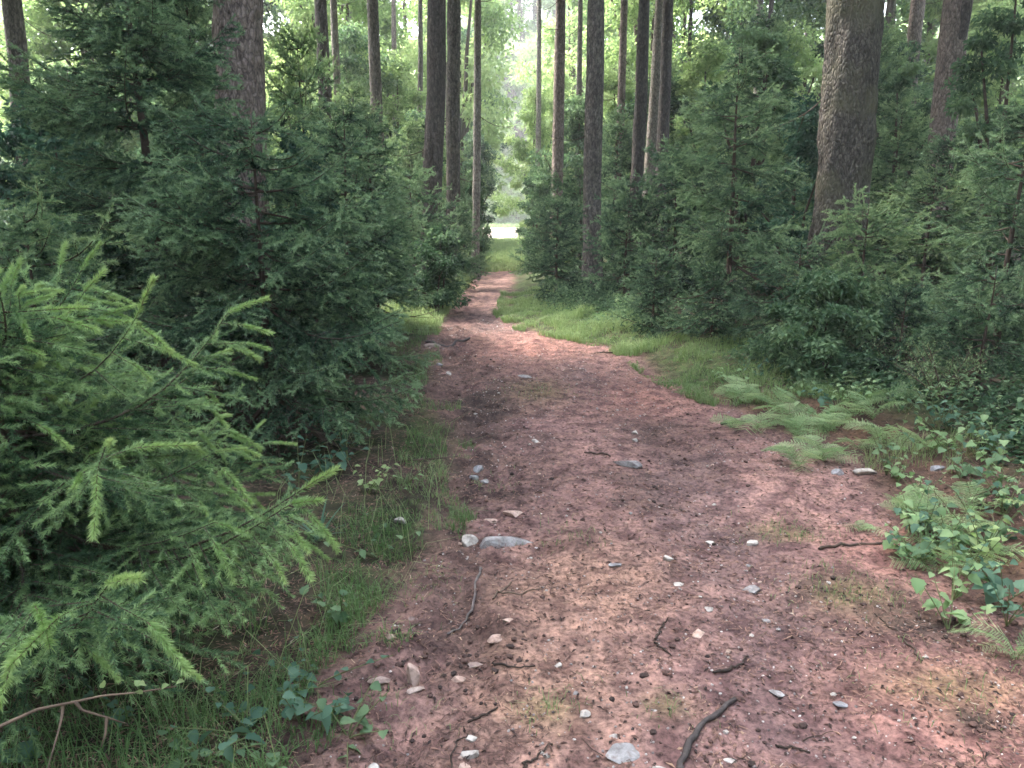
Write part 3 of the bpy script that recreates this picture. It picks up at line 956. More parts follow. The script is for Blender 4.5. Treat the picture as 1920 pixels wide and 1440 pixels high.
GS = 'leafy shrubs under the trees'
shrub(70, 8.2, 200, 170, 'leaf_blue', 'bluish leafy shrub at the left edge above the low spruce', GS, 1, 3500, 0.065)
shrub(150, 9.5, 250, 120, 'leaf', 'green leafy shrub left of the tall dark spruces', GS, 2, 3000, 0.06, var=1)
shrub(560, 9.0, 250, 90, 'leaf_blue', 'bluish shrub right behind the tall dark left spruce', GS, 3, 2500, 0.06, var=2)
shrub(820, 12.5, 430, 70, 'leaf', 'low yellowish green bush beside the left verge', GS, 4, 2200, 0.06, var=3)
shrub(1500, 10.5, 190, 80, 'leaf_blue', 'pale bluish shrub touching the left side of the mossy trunk', GS, 5, 2500, 0.06, var=2)
shrub(1700, 16.0, 120, 70, 'leaf', 'tall leafy shrub between mossy and forked trunks', GS, 6, 3000, 0.07, var=1)
shrub(1925, 10.0, -60, 100, 'leaf', 'tall leafy shrub in the upper right corner', GS, 7, 3000, 0.07, var=1)
shrub(1420, 14.0, 60, 110, 'leaf', 'leafy shrub rising behind the open spruce', GS, 8, 3000, 0.07, var=1)
shrub(1560, 6.9, 520, 120, 'leaf', 'low bush in the dark hollow below the mossy trunk', GS, 10, 2500, 0.05, var=6)
shrub(1005, 24.0, 330, 30, 'leaf', 'small bush crowding the right side of the gap', GS, 12, 1800, 0.09, var=7)

shrub(893, 22.0, 300, 24, 'leaf', 'small bush crowding the left side of the gap', GS, 14, 1800, 0.09, var=7)
for i, px in enumerate((905, 935, 965, 992)):
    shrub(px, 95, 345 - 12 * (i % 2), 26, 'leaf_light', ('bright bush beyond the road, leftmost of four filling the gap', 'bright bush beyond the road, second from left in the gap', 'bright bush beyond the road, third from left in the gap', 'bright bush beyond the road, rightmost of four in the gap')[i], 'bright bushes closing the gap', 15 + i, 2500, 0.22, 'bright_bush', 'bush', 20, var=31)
GT = 'sunlit broadleaf trees in the distance'
BT = [
    (960, 101, -120, 70, 'leaf_light', 'sunlit yellow green tree beyond the road, straight over the gap'),
    (1010, 100, 40, 60, 'leaf_light', 'bright tree beyond the road, right of the gap'),
    (900, 102, -20, 60, 'leaf_light', 'bright tree beyond the road, left of the gap'),
    (760, 45, -150, 110, 'leaf_light', 'sunlit tree left of the dark leaning trunk'),
    (670, 40, -100, 100, 'leaf_light', 'sunlit tree behind the lone trunk'),
    (560, 36, -200, 120, 'leaf_light', 'sunlit tree right of the thick pinkish trunk'),
    (80, 26, -150, 170, 'leaf_light', 'sunlit tree in the upper left corner'),
    (240, 30, -150, 140, 'leaf_light', 'sunlit tree behind the tall dark spruces'),
    (380, 34, -150, 140, 'leaf', 'green tree behind the thick pinkish trunk'),
    (860, 48, 60, 70, 'leaf', 'green tree glimpsed behind the grey brown trunk'),
    (1085, 46, -150, 90, 'leaf_light', 'sunlit tree behind the stout brown trunk'),
    (1180, 42, -150, 100, 'leaf_light', 'sunlit tree behind the thin reddish trunk'),
    (1290, 36, -180, 110, 'leaf', 'green tree behind the close row of three trunks'),
    (1400, 34, -200, 120, 'leaf_light', 'sunlit tree above the open spruce'),
    (1520, 30, -200, 120, 'leaf', 'green tree left behind the mossy trunk'),
    (1680, 28, -250, 130, 'leaf_light', 'sunlit tree right behind the mossy trunk'),
    (1800, 30, -250, 140, 'leaf', 'green tree behind the forked trunk'),
    (1930, 26, -250, 150, 'leaf_light', 'sunlit tree in the upper right corner'),
    (1000, 99, -260, 95, 'leaf_light', 'tall bright tree leaning over the road above the gap'),
    (850, 40, -250, 100, 'leaf_light', 'bright tree behind the grey brown trunk'),
    (620, 28, -200, 120, 'leaf_light', 'bright tree behind the touching pair of trunks'),
    (1230, 30, -220, 110, 'leaf_light', 'bright tree right behind the close row of three'),
    (150, 24, -200, 150, 'leaf_light', 'bright tree between grey edge trunk and tall spruces'),
    (1040, 40, 130, 50, 'leaf_light', 'low bright tree right of the gap between two pinkish trunks'),
    (925, 98, 300, 40, 'leaf_light', 'low bright bush on the far side of the road'),
]
GM = 'saplings in the middle distance'
MT = [
    (655, 24.0, 60, 90, 'leaf', 'green sapling filling the space left of the lone trunk'),
    (735, 25.0, 110, 90, 'leaf_light', 'light sapling between the lone trunk and the dark leaning trunk'),
    (790, 22.0, 215, 70, 'leaf', 'sapling at the foot of the dark leaning trunk'),
    (1000, 30.0, 165, 60, 'leaf_light', 'light sapling just right of the gap'),
    (1010, 21.0, 330, 45, 'leaf', 'low sapling between the gap and the rounded dark spruce'),
    (1080, 24.0, 190, 80, 'leaf', 'sapling behind the stout brown trunk on its left'),
    (1150, 26.0, 130, 80, 'leaf_light', 'light sapling between the stout brown and thin reddish trunks'),
    (1240, 24.0, 150, 90, 'leaf', 'sapling hiding the feet of the close row of three'),
    (1340, 24.0, 90, 100, 'leaf_light', 'light sapling left of the thread thin poles'),
    (1480, 22.0, 60, 100, 'leaf_light', 'light sapling left above the mossy trunk foot'),
    (1680, 20.0, 90, 90, 'leaf', 'sapling between the mossy and the brown trunks'),
    (1900, 18.0, 20, 90, 'leaf_light', 'light sapling right of the forked trunk'),
    (560, 20.0, 90, 90, 'leaf_light', 'light sapling below the touching pair of trunks'),
    (300, 18.0, -40, 120, 'leaf', 'sapling behind the tall dark left spruces'),
    (90, 17.0, 130, 110, 'leaf', 'sapling right of the grey trunk at the left edge'),
    (890, 34.0, 250, 45, 'leaf', 'sapling behind the slim pale trunk'),
]
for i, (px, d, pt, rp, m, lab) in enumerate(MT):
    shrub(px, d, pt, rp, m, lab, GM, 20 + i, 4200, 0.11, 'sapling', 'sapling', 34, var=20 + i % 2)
r = np.random.default_rng(90)
for i in range(22):
    px = 40 + i * 88 + 20 * r.normal()
    if 870 < px < 1005: continue
    shrub(px, 44 + 4 * r.random(), 385 - 60 * r.random(), 75, ('leaf_light', 'leaf')[i % 2], 'bush in the hedge of greenery along the pale road', 'bushes lining the road', 140 + i, 1800, 0.16, 'roadside_bush', 'bush', 16, var=30)
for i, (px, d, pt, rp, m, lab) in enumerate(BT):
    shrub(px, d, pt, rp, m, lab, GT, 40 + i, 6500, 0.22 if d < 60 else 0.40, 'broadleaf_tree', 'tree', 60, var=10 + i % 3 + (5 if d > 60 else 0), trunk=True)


def far_wood():
    """the rest of the wood, one mass beyond the things one can tell apart"""
    r = np.random.default_rng(77)
    mb = MB()
    for i in range(430):
        az = math.radians(-50 + 100 * r.random())
        d = 105 + 50 * r.random()
        x, y = d * math.sin(az), d * math.cos(az)
        z0 = hz(x, y)
        H = 14 + 16 * r.random(); R = 4 + 3 * r.random()
        k = 260
        q = unit(r.normal(size=(k, 3))) * (r.random((k, 1)) ** 0.4)
        P = np.array([x, y, z0 + H * 0.5]) + q * np.array([R, R, H * 0.52])
        leaves(mb, P, unit(r.normal(size=(k, 3))), unit(r.normal(size=(k, 3)) + [0, 0, 1]), 1.5, 1.0, 0, 0.45 + 0.2 * r.normal() + 0.15 * r.normal(size=k))
    tag(ob('far_wood', mb.mesh('far_wood', ['leaf_light'])), kind='stuff')


far_wood()


def wood_behind():
    """unseen forest behind and beside the camera, added to block low sky and sun"""
    r = np.random.default_rng(79)
    mb = MB()
    sun_blockers = [(-6.4, 4.5), (-9.5, 8.0), (-8.0, 1.0), (-13, 10.5), (-11.5, 4), (-7.8, 6.0), (-11, 7.6), (-5.6, 2.2), (-15, 13), (-5.5, 6.2), (-6.9, 8.3)]  # added unseen trees along the sun line, shading the path
    for i in range(120):
        d = 7 + 27 * r.random()
        lo = 36 + math.degrees(math.atan(3.3 / d))
        az = math.radians(lo + (360 - 2 * lo) * r.random())
        x, y = d * math.sin(az), d * math.cos(az)
        if i < len(sun_blockers): x, y = sun_blockers[i]
        if abs(x) < 2.2: continue
        low = 4.6 if i < len(sun_blockers) else 0.5
        z0 = hz(x, y); H = 12 + 6 * r.random(); R = 2.0 + 1.0 * r.random()
        tube(mb, [[x, y, z0 - .1], [x, y, z0 + H * .5], [x, y, z0 + H]], [.18, .13, .02], 7, 0, 0.3)
        k = 700
        f = r.random(k) ** 0.8; rad = R * (1 - 0.8 * f) * np.sqrt(r.random(k)); a2 = r.random(k) * 6.283
        P = np.stack([x + rad * np.cos(a2), y + rad * np.sin(a2), z0 + low + (H - low) * f], 1)
        leaves(mb, P, unit(r.normal(size=(k, 3)) + [0, 0, -.3]), unit(r.normal(size=(k, 3)) + [0, 0, 1]), 0.7, 0.3, 1, 0.4 + 0.2 * r.normal(size=k))
    tag(ob('surrounding_shade_wood', mb.mesh('surrounding_shade_wood', ['twig', 'needle'])), kind='stuff')


wood_behind()


# ------------------------------------------------------------------ dry twiggy shrub
def dry_shrub(px, d, py_top, rpx, label, seed):
    r = np.random.default_rng(seed)
    p = at(px, py_top, d); zb = hz(p[0], d)
    H = p[2] - zb; R = rpx * d / F
    root = ob('dry_shrub', None, loc=(p[0], d, zb)); tag(root, label, 'shrub')
    lv = MB()
    for i in range(16):
        az = r.random() * 6.28; rad = R * (0.3 + 0.8 * r.random())
        top = np.array([rad * math.cos(az), rad * math.sin(az), H * (0.55 + 0.45 * r.random())])
        t = np.linspace(0, 1, 6)[:, None]
        P = top * t * np.array([1, 1, 0]) + np.array([0, 0, 1]) * top[2] * t ** 0.7 + np.array([.03, .03, 0]) * r.normal(size=3)
        mb = MB(); tube(mb, P, np.linspace(0.006, 0.002, 6), 4, 0, 0.65)
        for q in range(9):
            u = 0.25 + 0.7 * r.random()
            b = np.array([np.interp(u, t[:, 0], P[:, c]) for c in range(3)])
            dv = unit(r.normal(size=3) + np.array([0, 0, 0.5])) * (0.10 + 0.10 * r.random())
            tube(mb, [b, b + dv * 0.5, b + dv], [0.0022, 0.0016, 0.0009], 3, 0, 0.7, cap=False)
            k = 11
            uu = r.random(k)[:, None]
            leaves(lv, b + dv * uu, unit(dv + r.normal(size=(k, 3)) * 0.12), unit(r.normal(size=(k, 3)) + [0, 0, 1]), 0.028, 0.010, 0, 0.55 + 0.25 * r.normal(size=k))
        ob('stem', mb.mesh('stem', ['twig']), root)
    ob('foliage', lv.mesh('foliage', ['needle_pale']), root)


dry_shrub(1775, 5.7, 635, 95, 'dry light brown twiggy shrub behind the ferns on the right', 5)
dry_shrub(1680, 6.6, 610, 80, 'thinner twiggy shrub left behind the dry brown one', 6)


# ------------------------------------------------------------------ ferns
def frond_mesh(r, L):
    mb = MB()
    t = np.linspace(0, 1, 12)
    P = np.stack([L * t * (1 - 0.15 * t), 0.04 * L * np.sin(2.5 * t), L * (0.62 * t - 0.75 * t * t)], 1)
    tube(mb, P, np.linspace(0.0035, 0.001, 12), 3, 1, 0.6, cap=False)
    PP, DD, NN, LL, WW, TT = [], [], [], [], [], []
    for i in range(11):
        u = 0.12 + 0.86 * i / 10
        b = np.array([np.interp(u, t, P[:, c]) for c in range(3)])
        tg = unit(np.array([np.interp(min(1, u + .04), t, P[:, c]) for c in range(3)]) - b + 1e-6)
        pl = L * 0.34 * max(0.0, math.sin(math.pi * min(0.98, 0.16 + 0.82 * (1 - u)))) ** 0.9 + 0.012
        for sg in (-1, 1):
            d = unit(0.45 * tg + sg * np.array([0, 1, 0]) + np.array([0, 0, -0.18 + 0.1 * r.normal()]))
            m = max(3, int(pl / 0.012))
            for k in range(m):
                v = (k + 0.5) / m
                q = b + d * pl * v
                for s2 in (-1, 1):
                    d2 = unit(d * 0.6 + s2 * np.cross(d, [0, 0, 1]))
                    PP.append(q); DD.append(d2); NN.append([0.1 * r.normal(), 0.1 * r.normal(), 1]); LL.append(0.016 * (1 - 0.75 * v) * (L / 0.45) + 0.004); WW.append(0.010); TT.append(0.45 + 0.3 * u + 0.1 * r.normal())
    leaves(mb, np.array(PP), unit(np.array(DD)), unit(np.array(NN)), np.array(LL), np.array(WW), 0, np.array(TT), 0.1)
    return mb.mesh('frond', ['fern', 'stalk'])


FROND = [frond_mesh(np.random.default_rng(60 + i), 0.36 + 0.07 * i) for i in range(4)]


def fern(px, py, n, sc, label, seed, lift=0.0, zguess=0.12):
    r = np.random.default_rng(seed)
    x, y = G(px, py, zguess)
    root = ob('fern', None, loc=(x, y, hz(x, y) - 0.01)); tag(root, label, 'fern', 'ferns along the right edge of the path')
    a0 = r.random() * 6.28
    for i in range(n):
        ob('frond', FROND[int(r.integers(4))], root, rot=(0.35 * r.normal(), -0.35 - 0.6 * r.random() - lift, a0 + i * 6.283 / n + 0.4 * r.normal()), scale=0.55 * sc * (0.7 + 0.6 * r.random()))
    return root


fern(1495, 790, 8, 1.0, 'pale green fern at the path edge right of the grassy bank', 1)
fern(1600, 775, 7, 0.9, 'fern tucked behind the front ferns, left of the dry shrub', 2)
fern(1540, 830, 9, 1.1, 'wide fern spilling onto the path above the white stone', 3)
fern(1660, 815, 7, 0.9, 'fern below the dry twiggy shrub', 4)
fern(1700, 935, 7, 0.75, 'fern just right of the white stone at the path edge', 5, 0.2)
fern(1775, 990, 7, 0.7, 'fern among small leaves between the stick and the right edge', 6)
fern(1400, 735, 6, 0.8, 'small fern half sunk in the grassy bank', 7)
fern(1615, 955, 5, 0.45, 'tiny low fern left of the white stone fern', 8)
fern(1915, 1180, 6, 0.7, 'fern cut by the right edge of the view', 9)
fern(1450, 745, 7, 1.0, 'fern at the seam of grassy bank and fern patch', 11)
fern(1560, 735, 7, 0.9, 'fern in front of the bluish sapling', 12)
fern(1650, 760, 6, 0.9, 'yellowish fern close before the dry shrub', 13)
fern(1500, 845, 6, 0.8, 'lowest fern of the patch, lying out over bare soil', 14)
fern(1740, 950, 7, 0.8, 'fern behind the small leafed plant at the stick', 15)
fern(1180, 590, 7, 1.2, 'yellowish fern on the bright grass before the dark spruces', 10)


# ------------------------------------------------------------------ leafy plants (each leaf a part)
def leaf_mesh(r, L, W, m, name='leaf', teeth=0.10):
    n = 9
    u = np.linspace(0, 1, n)
    wd = W * np.sin(np.pi * u ** 0.75) ** 0.9 * (1 - 0.25 * u) * 0.6 * (1 + teeth * np.where(np.arange(n) % 2, 1, -1))
    mid = np.stack([L * u, 0 * u, -0.25 * L * u * u], 1)
    V = np.concatenate([mid + np.stack([0 * u, -wd, 0.35 * wd], 1), mid, mid + np.stack([0 * u, wd, 0.35 * wd], 1)])
    T = []
    for i in range(n - 1):
        for a_, b_ in ((0, n), (n, 2 * n)):
            T += [(a_ + i, a_ + i + 1, b_ + i + 1), (a_ + i, b_ + i + 1, b_ + i)]
    return mk(name, V, np.array(T), [m], None, np.full(3 * n, 0.5) + 0.1 * r.normal(), True)


LEAFV = {m: [leaf_mesh(np.random.default_rng(i), 0.055 + 0.01 * i, 0.045 + 0.006 * i, m) for i in range(3)] for m in ('leaf', 'leaf_blue', 'fern', 'leaf_light')}


def plant(px, py, H, n, m, label, group, seed, name='leafy_plant', cat='plant', stems=3, spread=0.12, sc=1.0, zg=0.12, xy=None):
    r = np.random.default_rng(seed)
    x, y = xy or G(px, py, zg)
    root = ob(name, None, loc=(x, y, hz(x, y) - 0.01)); tag(root, label, cat, group)
    for s in range(stems):
        az = r.random() * 6.28
        top = np.array([spread * math.cos(az) * (0.4 + r.random()), spread * math.sin(az) * (0.4 + r.random()), H * (0.6 + 0.5 * r.random())])
        t = np.linspace(0, 1, 6)
        P = np.stack([top[0] * t ** 1.3, top[1] * t ** 1.3, top[2] * t], 1) + 0.03 * r.normal(size=3) * t[:, None]
        mb = MB(); tube(mb, P, np.linspace(0.003, 0.0012, 6), 4, 0, 0.5)
        ob('stem', mb.mesh('stem', ['stalk']), root)
        k = n // stems
        for i in range(k):
            u = 0.22 + 0.78 * (i + 0.5) / k
            b = [float(np.interp(u, t, P[:, c])) for c in range(3)]
            ob('leaf', LEAFV[m][int(r.integers(3))], root, loc=b, rot=(0.3 * r.normal(), 0.1 + 0.35 * r.normal(), i * 2.4 + r.random()), scale=sc * (0.6 + 0.6 * r.random()) * (1.15 - 0.4 * u))
    return root


GP = 'leafy plants along the verges'
plant(1770, 845, 0.26, 26, 'fern', 'bright small leaved plant below the dry shrub', GP, 1, spread=.18, stems=4)
plant(1850, 850, 0.28, 28, 'leaf_blue', 'bluish leafed plant at the right under the dark spruce', GP, 2, spread=.2, stems=4)
plant(1905, 820, 0.25, 20, 'leaf', 'leafy plant cut by the right edge beneath the low dark spruce', GP, 3, spread=.15)
plant(1800, 885, 0.22, 22, 'leaf', 'dark leafed plant right of the fern beside the white stone', GP, 4, spread=.18)
plant(1840, 1025, 0.22, 24, 'leaf_light', 'yellow green plant above the blue green bramble leaf', GP, 5, spread=.15, stems=4)
plant(1885, 1090, 0.20, 22, 'leaf_blue', 'bramble with large bluish leaves at the right edge', GP, 6, 'bramble', 'bramble', spread=.2, sc=1.4, stems=4)
plant(1720, 1000, 0.16, 16, 'fern', 'small leafed plant at the tip of the straight stick', GP, 7, spread=.14)
plant(1640, 700, 0.25, 20, 'leaf_blue', 'bluish sapling above the ferns', GP, 8, spread=.12)
plant(1330, 640, 0.30, 24, 'leaf_blue', 'dark leafy plant at the head of the grassy bank', GP, 9, spread=.25, sc=1.2, stems=4)
plant(1290, 600, 0.35, 24, 'leaf', 'leafy plant under the low spruce bush', GP, 10, spread=.25, sc=1.2, stems=4)
plant(688, 915, 0.24, 24, 'leaf_light', 'pale fresh seedling lit up in front of the tall dark spruce', GP, 11, 'seedling', 'seedling', spread=.14, sc=0.7, stems=4)
plant(600, 890, 0.22, 30, 'leaf_blue', 'dark bluish plant under the tall dark left spruce', GP, 12, spread=.25, stems=5)
plant(560, 1310, 0.16, 24, 'leaf_blue', 'bluish bramble low in the dark grass at bottom left', GP, 13, 'bramble', 'bramble', spread=.16, sc=0.8, stems=4)
plant(620, 1290, 0.12, 14, 'leaf_blue', 'smaller bramble sprig beside the brown soil at bottom left', GP, 14, 'bramble', 'bramble', spread=.12, sc=0.75)
plant(40, 1420, 0.16, 16, 'leaf_blue', 'bluish leaves in the bottom left corner', GP, 15, spread=.1, sc=0.8)
plant(520, 1400, 0.10, 12, 'leaf', 'low sprout in the grass at the bottom', GP, 16, spread=.1, sc=0.6)
plant(250, 1330, 0.14, 18, 'leaf_blue', 'small leaves under the budding branch', GP, 17, spread=.14, sc=0.6)
plant(700, 500, 0.5, 24, 'leaf', 'leafy plant at the foot of the dark rounded spruce', GP, 18, spread=.3, sc=1.6, zg=0.3)


for i, (px, py, m, lab) in enumerate([
    (1590, 720, 'leaf', 'small green plant deep behind the fern patch'), (1700, 760, 'leaf', 'small green plant between dry shrub and ferns'),
    (1760, 790, 'leaf_blue', 'bluish plant at the foot of the dry shrub'), (1690, 850, 'fern', 'light plant above the white stone fern'),
    (1830, 910, 'leaf', 'dark green plant over reddish litter at right'), (1890, 930, 'leaf_blue', 'bluish plant cut off at the right edge'),
    (1500, 690, 'leaf', 'plant among the grass left of the sapling'), (1420, 690, 'leaf_blue', 'bluish plant on the grassy bank top'),
    (1850, 980, 'leaf', 'green plant above the yellow green plant'), (1730, 890, 'fern', 'light small plant beside the hidden bluish stone'),
    (1870, 770, 'leaf', 'leafy plant under the right edge spruce'), (1668, 838, 'leaf', 'plant in the gap between fern patch and white stone')]):
    plant(px, py, 0.20 + 0.08 * (i % 3), 24, m, lab, GP, 200 + i, spread=.2, stems=5, sc=0.85, zg=0.2)


r = np.random.default_rng(96)
for i in range(16):
    t_ = i / 15
    px, py = 1400 + 330 * t_ + 25 * r.normal(), 735 + 90 * t_ + 30 * r.normal()
    if i >= 12: px, py = 1690 + 190 * r.random(), 930 + 120 * r.random(); px = max(px, 1660 + (py - 930) * 0.8)
    root = fern(px, py, 5, 0.75 + 0.25 * r.random(), 'low fern in the crowded fern patch along the right path edge', 500 + i)
    root['group'] = 'ferns crowded into one patch'
r = np.random.default_rng(95)
for i in range(48):
    t_ = r.random()
    px, py = (1300 + 600 * t_, 640 + 230 * t_ + 40 * r.normal() - 30) if i < 30 else (1700 + 210 * r.random(), 900 + 220 * r.random())
    if i >= 30: px = max(px, 1640 + (py - 950) * 0.9)
    plant(px, py, 0.14 + 0.16 * r.random(), 22, ('leaf', 'fern', 'leaf_blue', 'fern')[i % 4], 'low leafy plant in the tangle of green along the right path edge', 'tangled low plants at the right path edge', 250 + i, spread=.17, stems=4, sc=0.7 + 0.35 * r.random(), zg=0.15)


for i, (px, py, m, n_, H_, lab) in enumerate([
    (590, 1240, 'leaf_blue', 22, .16, 'bramble sprawl in the shade between near spruce and path'), (650, 1330, 'leaf', 16, .12, 'low weed at the ragged lower left path edge'),
    (640, 1130, 'leaf', 22, .2, 'green weed right of the near spruce tips'), (700, 1010, 'leaf', 18, .16, 'weed between strap leaves and white verge stone'),
    (560, 930, 'leaf_blue', 30, .28, 'dark weed under the broad dark spruce, left one'), (650, 850, 'leaf_blue', 30, .28, 'dark weed under the broad dark spruce, right one'),
    (760, 900, 'fern', 14, .14, 'light weed in the long verge grass'), (470, 1350, 'leaf_blue', 22, .14, 'dark weed below the near spruce'), (380, 1400, 'leaf', 20, .12, 'small weed near the lower edge right of the budding branch'),
    (740, 760, 'leaf', 20, .22, 'weed beneath the boughs reaching for the path')]):
    plant(px, py, H_, n_, m, lab, GP, 300 + i, spread=.2, stems=5, sc=0.75, zg=0.1)


# blade clump
def blade_clump(px, py, label):
    r = np.random.default_rng(4)
    x, y = G(px, py, 0.08)
    root = ob('blade_clump', None, loc=(x, y, hz(x, y) - 0.01)); tag(root, label, 'plant')
    for i in range(14):
        mb = MB()
        t = np.linspace(0, 1, 7)
        L = 0.14 + 0.1 * r.random(); ln = 0.25 + 0.9 * r.random()
        P = np.stack([L * t * math.sin(ln * 0.6) + 0.05 * t * t, 0 * t, L * t * math.cos(ln * 0.6) - 0.05 * t ** 2 * ln], 1)
        wd = 0.007 * (1 - t ** 2) + 0.0004
        V = np.concatenate([P + np.stack([0 * t, -wd, 0.3 * wd], 1), P, P + np.stack([0 * t, wd, 0.3 * wd], 1)])
        T = []
        for k in range(6):
            for a_, b_ in ((0, 7), (7, 14)):
                T += [(a_ + k, a_ + k + 1, b_ + k + 1), (a_ + k, b_ + k + 1, b_ + k)]
        ob('leaf', mk('blade', V, np.array(T), ['leaf_blue'], None, np.full(21, 0.7), True), root, rot=(0, 0, r.random() * 6.28))


blade_clump(598, 1012, 'clump of bluish strap leaves beside the left verge')


# ------------------------------------------------------------------ grass, low green, litter
def grass():
    r = np.random.default_rng(8)
    P, L, T, W = [], [], [], []

    def put(x, y, l, tint, wd):
        n = len(x)
        P.append(np.stack([x, y, hgt(x, y) - 0.004], 1)); L.append(np.broadcast_to(l, (n,)).copy()); T.append(np.broadcast_to(tint, (n,)).copy()); W.append(np.broadcast_to(wd, (n,)).copy())
    # left verge, tint darkened to paint in the spruce shade
    n = 26000
    y = 1.7 + 9.5 * r.random(n) ** 1.6
    off = -0.12 + 1.0 * r.random(n) ** 1.4
    x = xl(y) - off
    k = (fbm(x, y, 3.4) + 0.16 - 0.5 * (off < 0.08) - 0.9 * sstep(off, 0.30, 0.62) > 0.0) & (r.random(n) < 0.8)
    hh = np.clip(0.75 + 1.5 * fbm(x, y + 30, 4.5), 0.25, 1.6)[k]
    put(x[k], y[k], (0.03 + 0.085 * r.random(k.sum())) * hh, 0.20 + 0.35 * r.random(k.sum()) ** 1.5 + 0.35 * fbm(x[k], y[k], 2.0), 0.0034)
    # under the near spruce
    n = 9000
    x = -2.2 + 1.9 * r.random(n); y = 1.5 + 1.6 * r.random(n)
    k = (x < xl(y) - 0.1) & (fbm(x, y + 9, 2.0) > -0.15)
    put(x[k], y[k], 0.05 + 0.12 * r.random(k.sum()), 0.2 + 0.3 * r.random(k.sum()), 0.003)
    # right bank, bright
    n = 48000
    y = 6.0 + 9.5 * r.random(n)
    off = -0.15 + 2.2 * r.random(n) ** 1.3
    x = xr(y) + off
    k = (fbm(x + 5, y, 2.6) + 0.13 - 0.35 * (off > 1.2) > 0) & ((y > 6.7) | (fbm(x, y, 2.5) > 0.1))
    hh = np.clip(0.75 + 1.9 * fbm(x, y + 30, 2.8), 0.2, 1.9)[k]
    put(x[k], y[k], (0.045 + 0.085 * r.random(k.sum())) * hh, 0.45 + 0.3 * hh * r.random(k.sum()) + 0.2 * fbm(x[k], y[k], 1.1), 0.006)
    # right edge tufts near
    n = 6000
    y = 2.4 + 4.0 * r.random(n); x = xr(y) + 0.05 + 0.9 * r.random(n)
    k = fbm(x + 15, y, 2.5) > 0.16
    put(x[k], y[k], 0.05 + 0.12 * r.random(k.sum()), 0.5 + 0.4 * r.random(k.sum()), 0.003)
    # left far verge
    n = 9000
    y = 10 + 10 * r.random(n); x = xl(y) - (-.1 + 1.0 * r.random(n))
    put(x, y, 0.08 + 0.12 * r.random(n), 0.55 + 0.35 * r.random(n), 0.009)
    # tall dry stalks standing out of the left verge
    n = 110
    y = 1.75 + 3.2 * r.random(n); x = xl(y) - 0.05 - 0.75 * r.random(n)
    put(x, y, 0.18 + 0.26 * r.random(n), 1.15 + 0.2 * r.random(n), 0.0028)
    # patches on the path
    for (px, py, s, m) in ((1470, 995, .13, 260), (1600, 1110, .16, 300), (1020, 1330, .07, 100), (1010, 735, .25, 200), (1790, 1290, .2, 200), (930, 900, .1, 60), (1250, 1325, .06, 50), (1060, 1010, .12, 120), (760, 1090, .15, 300), (700, 1330, .1, 120)):
        gx, gy = G(px, py)
        x = gx + s * r.normal(size=m); y = gy + s * 0.8 * r.normal(size=m)
        m2 = int(m * .7); x, y = x[:m2], y[:m2]
        put(x, y, 0.02 + 0.03 * r.random(m2), 0.35 + 0.35 * r.random(m2), 0.0025)
    # grassy track and clearing
    n = 26000
    y = 22 + 28 * r.random(n) ** 1.3; x = -1.2 + 5 * r.normal(size=n) * 0.5
    put(x, y, 0.10 + 0.16 * r.random(n), 0.6 + 0.4 * r.random(n), 0.02)
    n = 6000
    y = 90 + 5 * r.random(n); x = -12 + 24 * r.random(n)
    put(x, y, 0.3 + 0.4 * r.random(n), 0.6 + 0.4 * r.random(n), 0.05)
    P, L, T, W = map(np.concatenate, (P, L, T, W))
    n = len(P)
    az = r.random(n) * 6.283
    dv = np.stack([np.cos(az), np.sin(az), 0 * az], 1)
    lean = (0.25 + 1.0 * r.random(n))[:, None]
    sd = np.stack([-np.sin(az), np.cos(az), 0 * az], 1) * W[:, None] * 0.5
    L = L[:, None]; up = np.array([0, 0, 1.0])
    mid = P + up * L * 0.6 + dv * L * lean * 0.35
    tip = P + up * L * (1.0 - 0.35 * lean) + dv * L * lean * 1.1
    V = np.stack([P - sd, P + sd, mid - sd * 0.8, mid + sd * 0.8, tip], 1).reshape(-1, 3)
    b = np.arange(n)[:, None] * 5
    TT = np.concatenate([b + np.array([q]) for q in ((0, 1, 3), (0, 3, 2), (2, 3, 4))])
    me = mk('grass', V, TT, ['grass'], None, np.repeat(T, 5))
    tag(ob('grass', me), kind='stuff')


grass()


def undergrowth():
    """low leafy cover on both banks under the spruces"""
    r = np.random.default_rng(18)
    mb = MB()
    n = 620
    done = 0
    while done < n:
        y = 4.2 + 16 * r.random() ** 1.3
        side = r.random() < 0.68
        off = 0.9 + 6.5 * r.random() ** 1.4
        if side and y < 6.5: off += 0.15
        x = xr(y) + off if side else xl(y) - off
        if abs(x) > 0.75 * y: continue
        done += 1
        R = 0.16 + 0.2 * r.random(); H = 0.10 + 0.28 * r.random()
        k = 110
        q = r.normal(size=(k, 3)) * np.array([R, R, 1]) * 0.6
        z = H * r.random(k) ** 0.8 * np.exp(-(q[:, 0] ** 2 + q[:, 1] ** 2) / (2 * R * R))
        P = np.stack([x + q[:, 0], y + q[:, 1], 0 * z], 1)
        P[:, 2] = hgt(P[:, 0], P[:, 1]) + z
        leaves(mb, P, unit(r.normal(size=(k, 3)) * [1, 1, .4]), unit(r.normal(size=(k, 3)) * 0.5 + [0, 0, 1]), 0.045 + 0.025 * r.random(k), 0.026, 0, 0.3 + 0.2 * r.normal() + 0.12 * r.normal(size=k))
    tag(ob('undergrowth', mb.mesh('undergrowth', ['leaf'])), kind='stuff')


undergrowth()


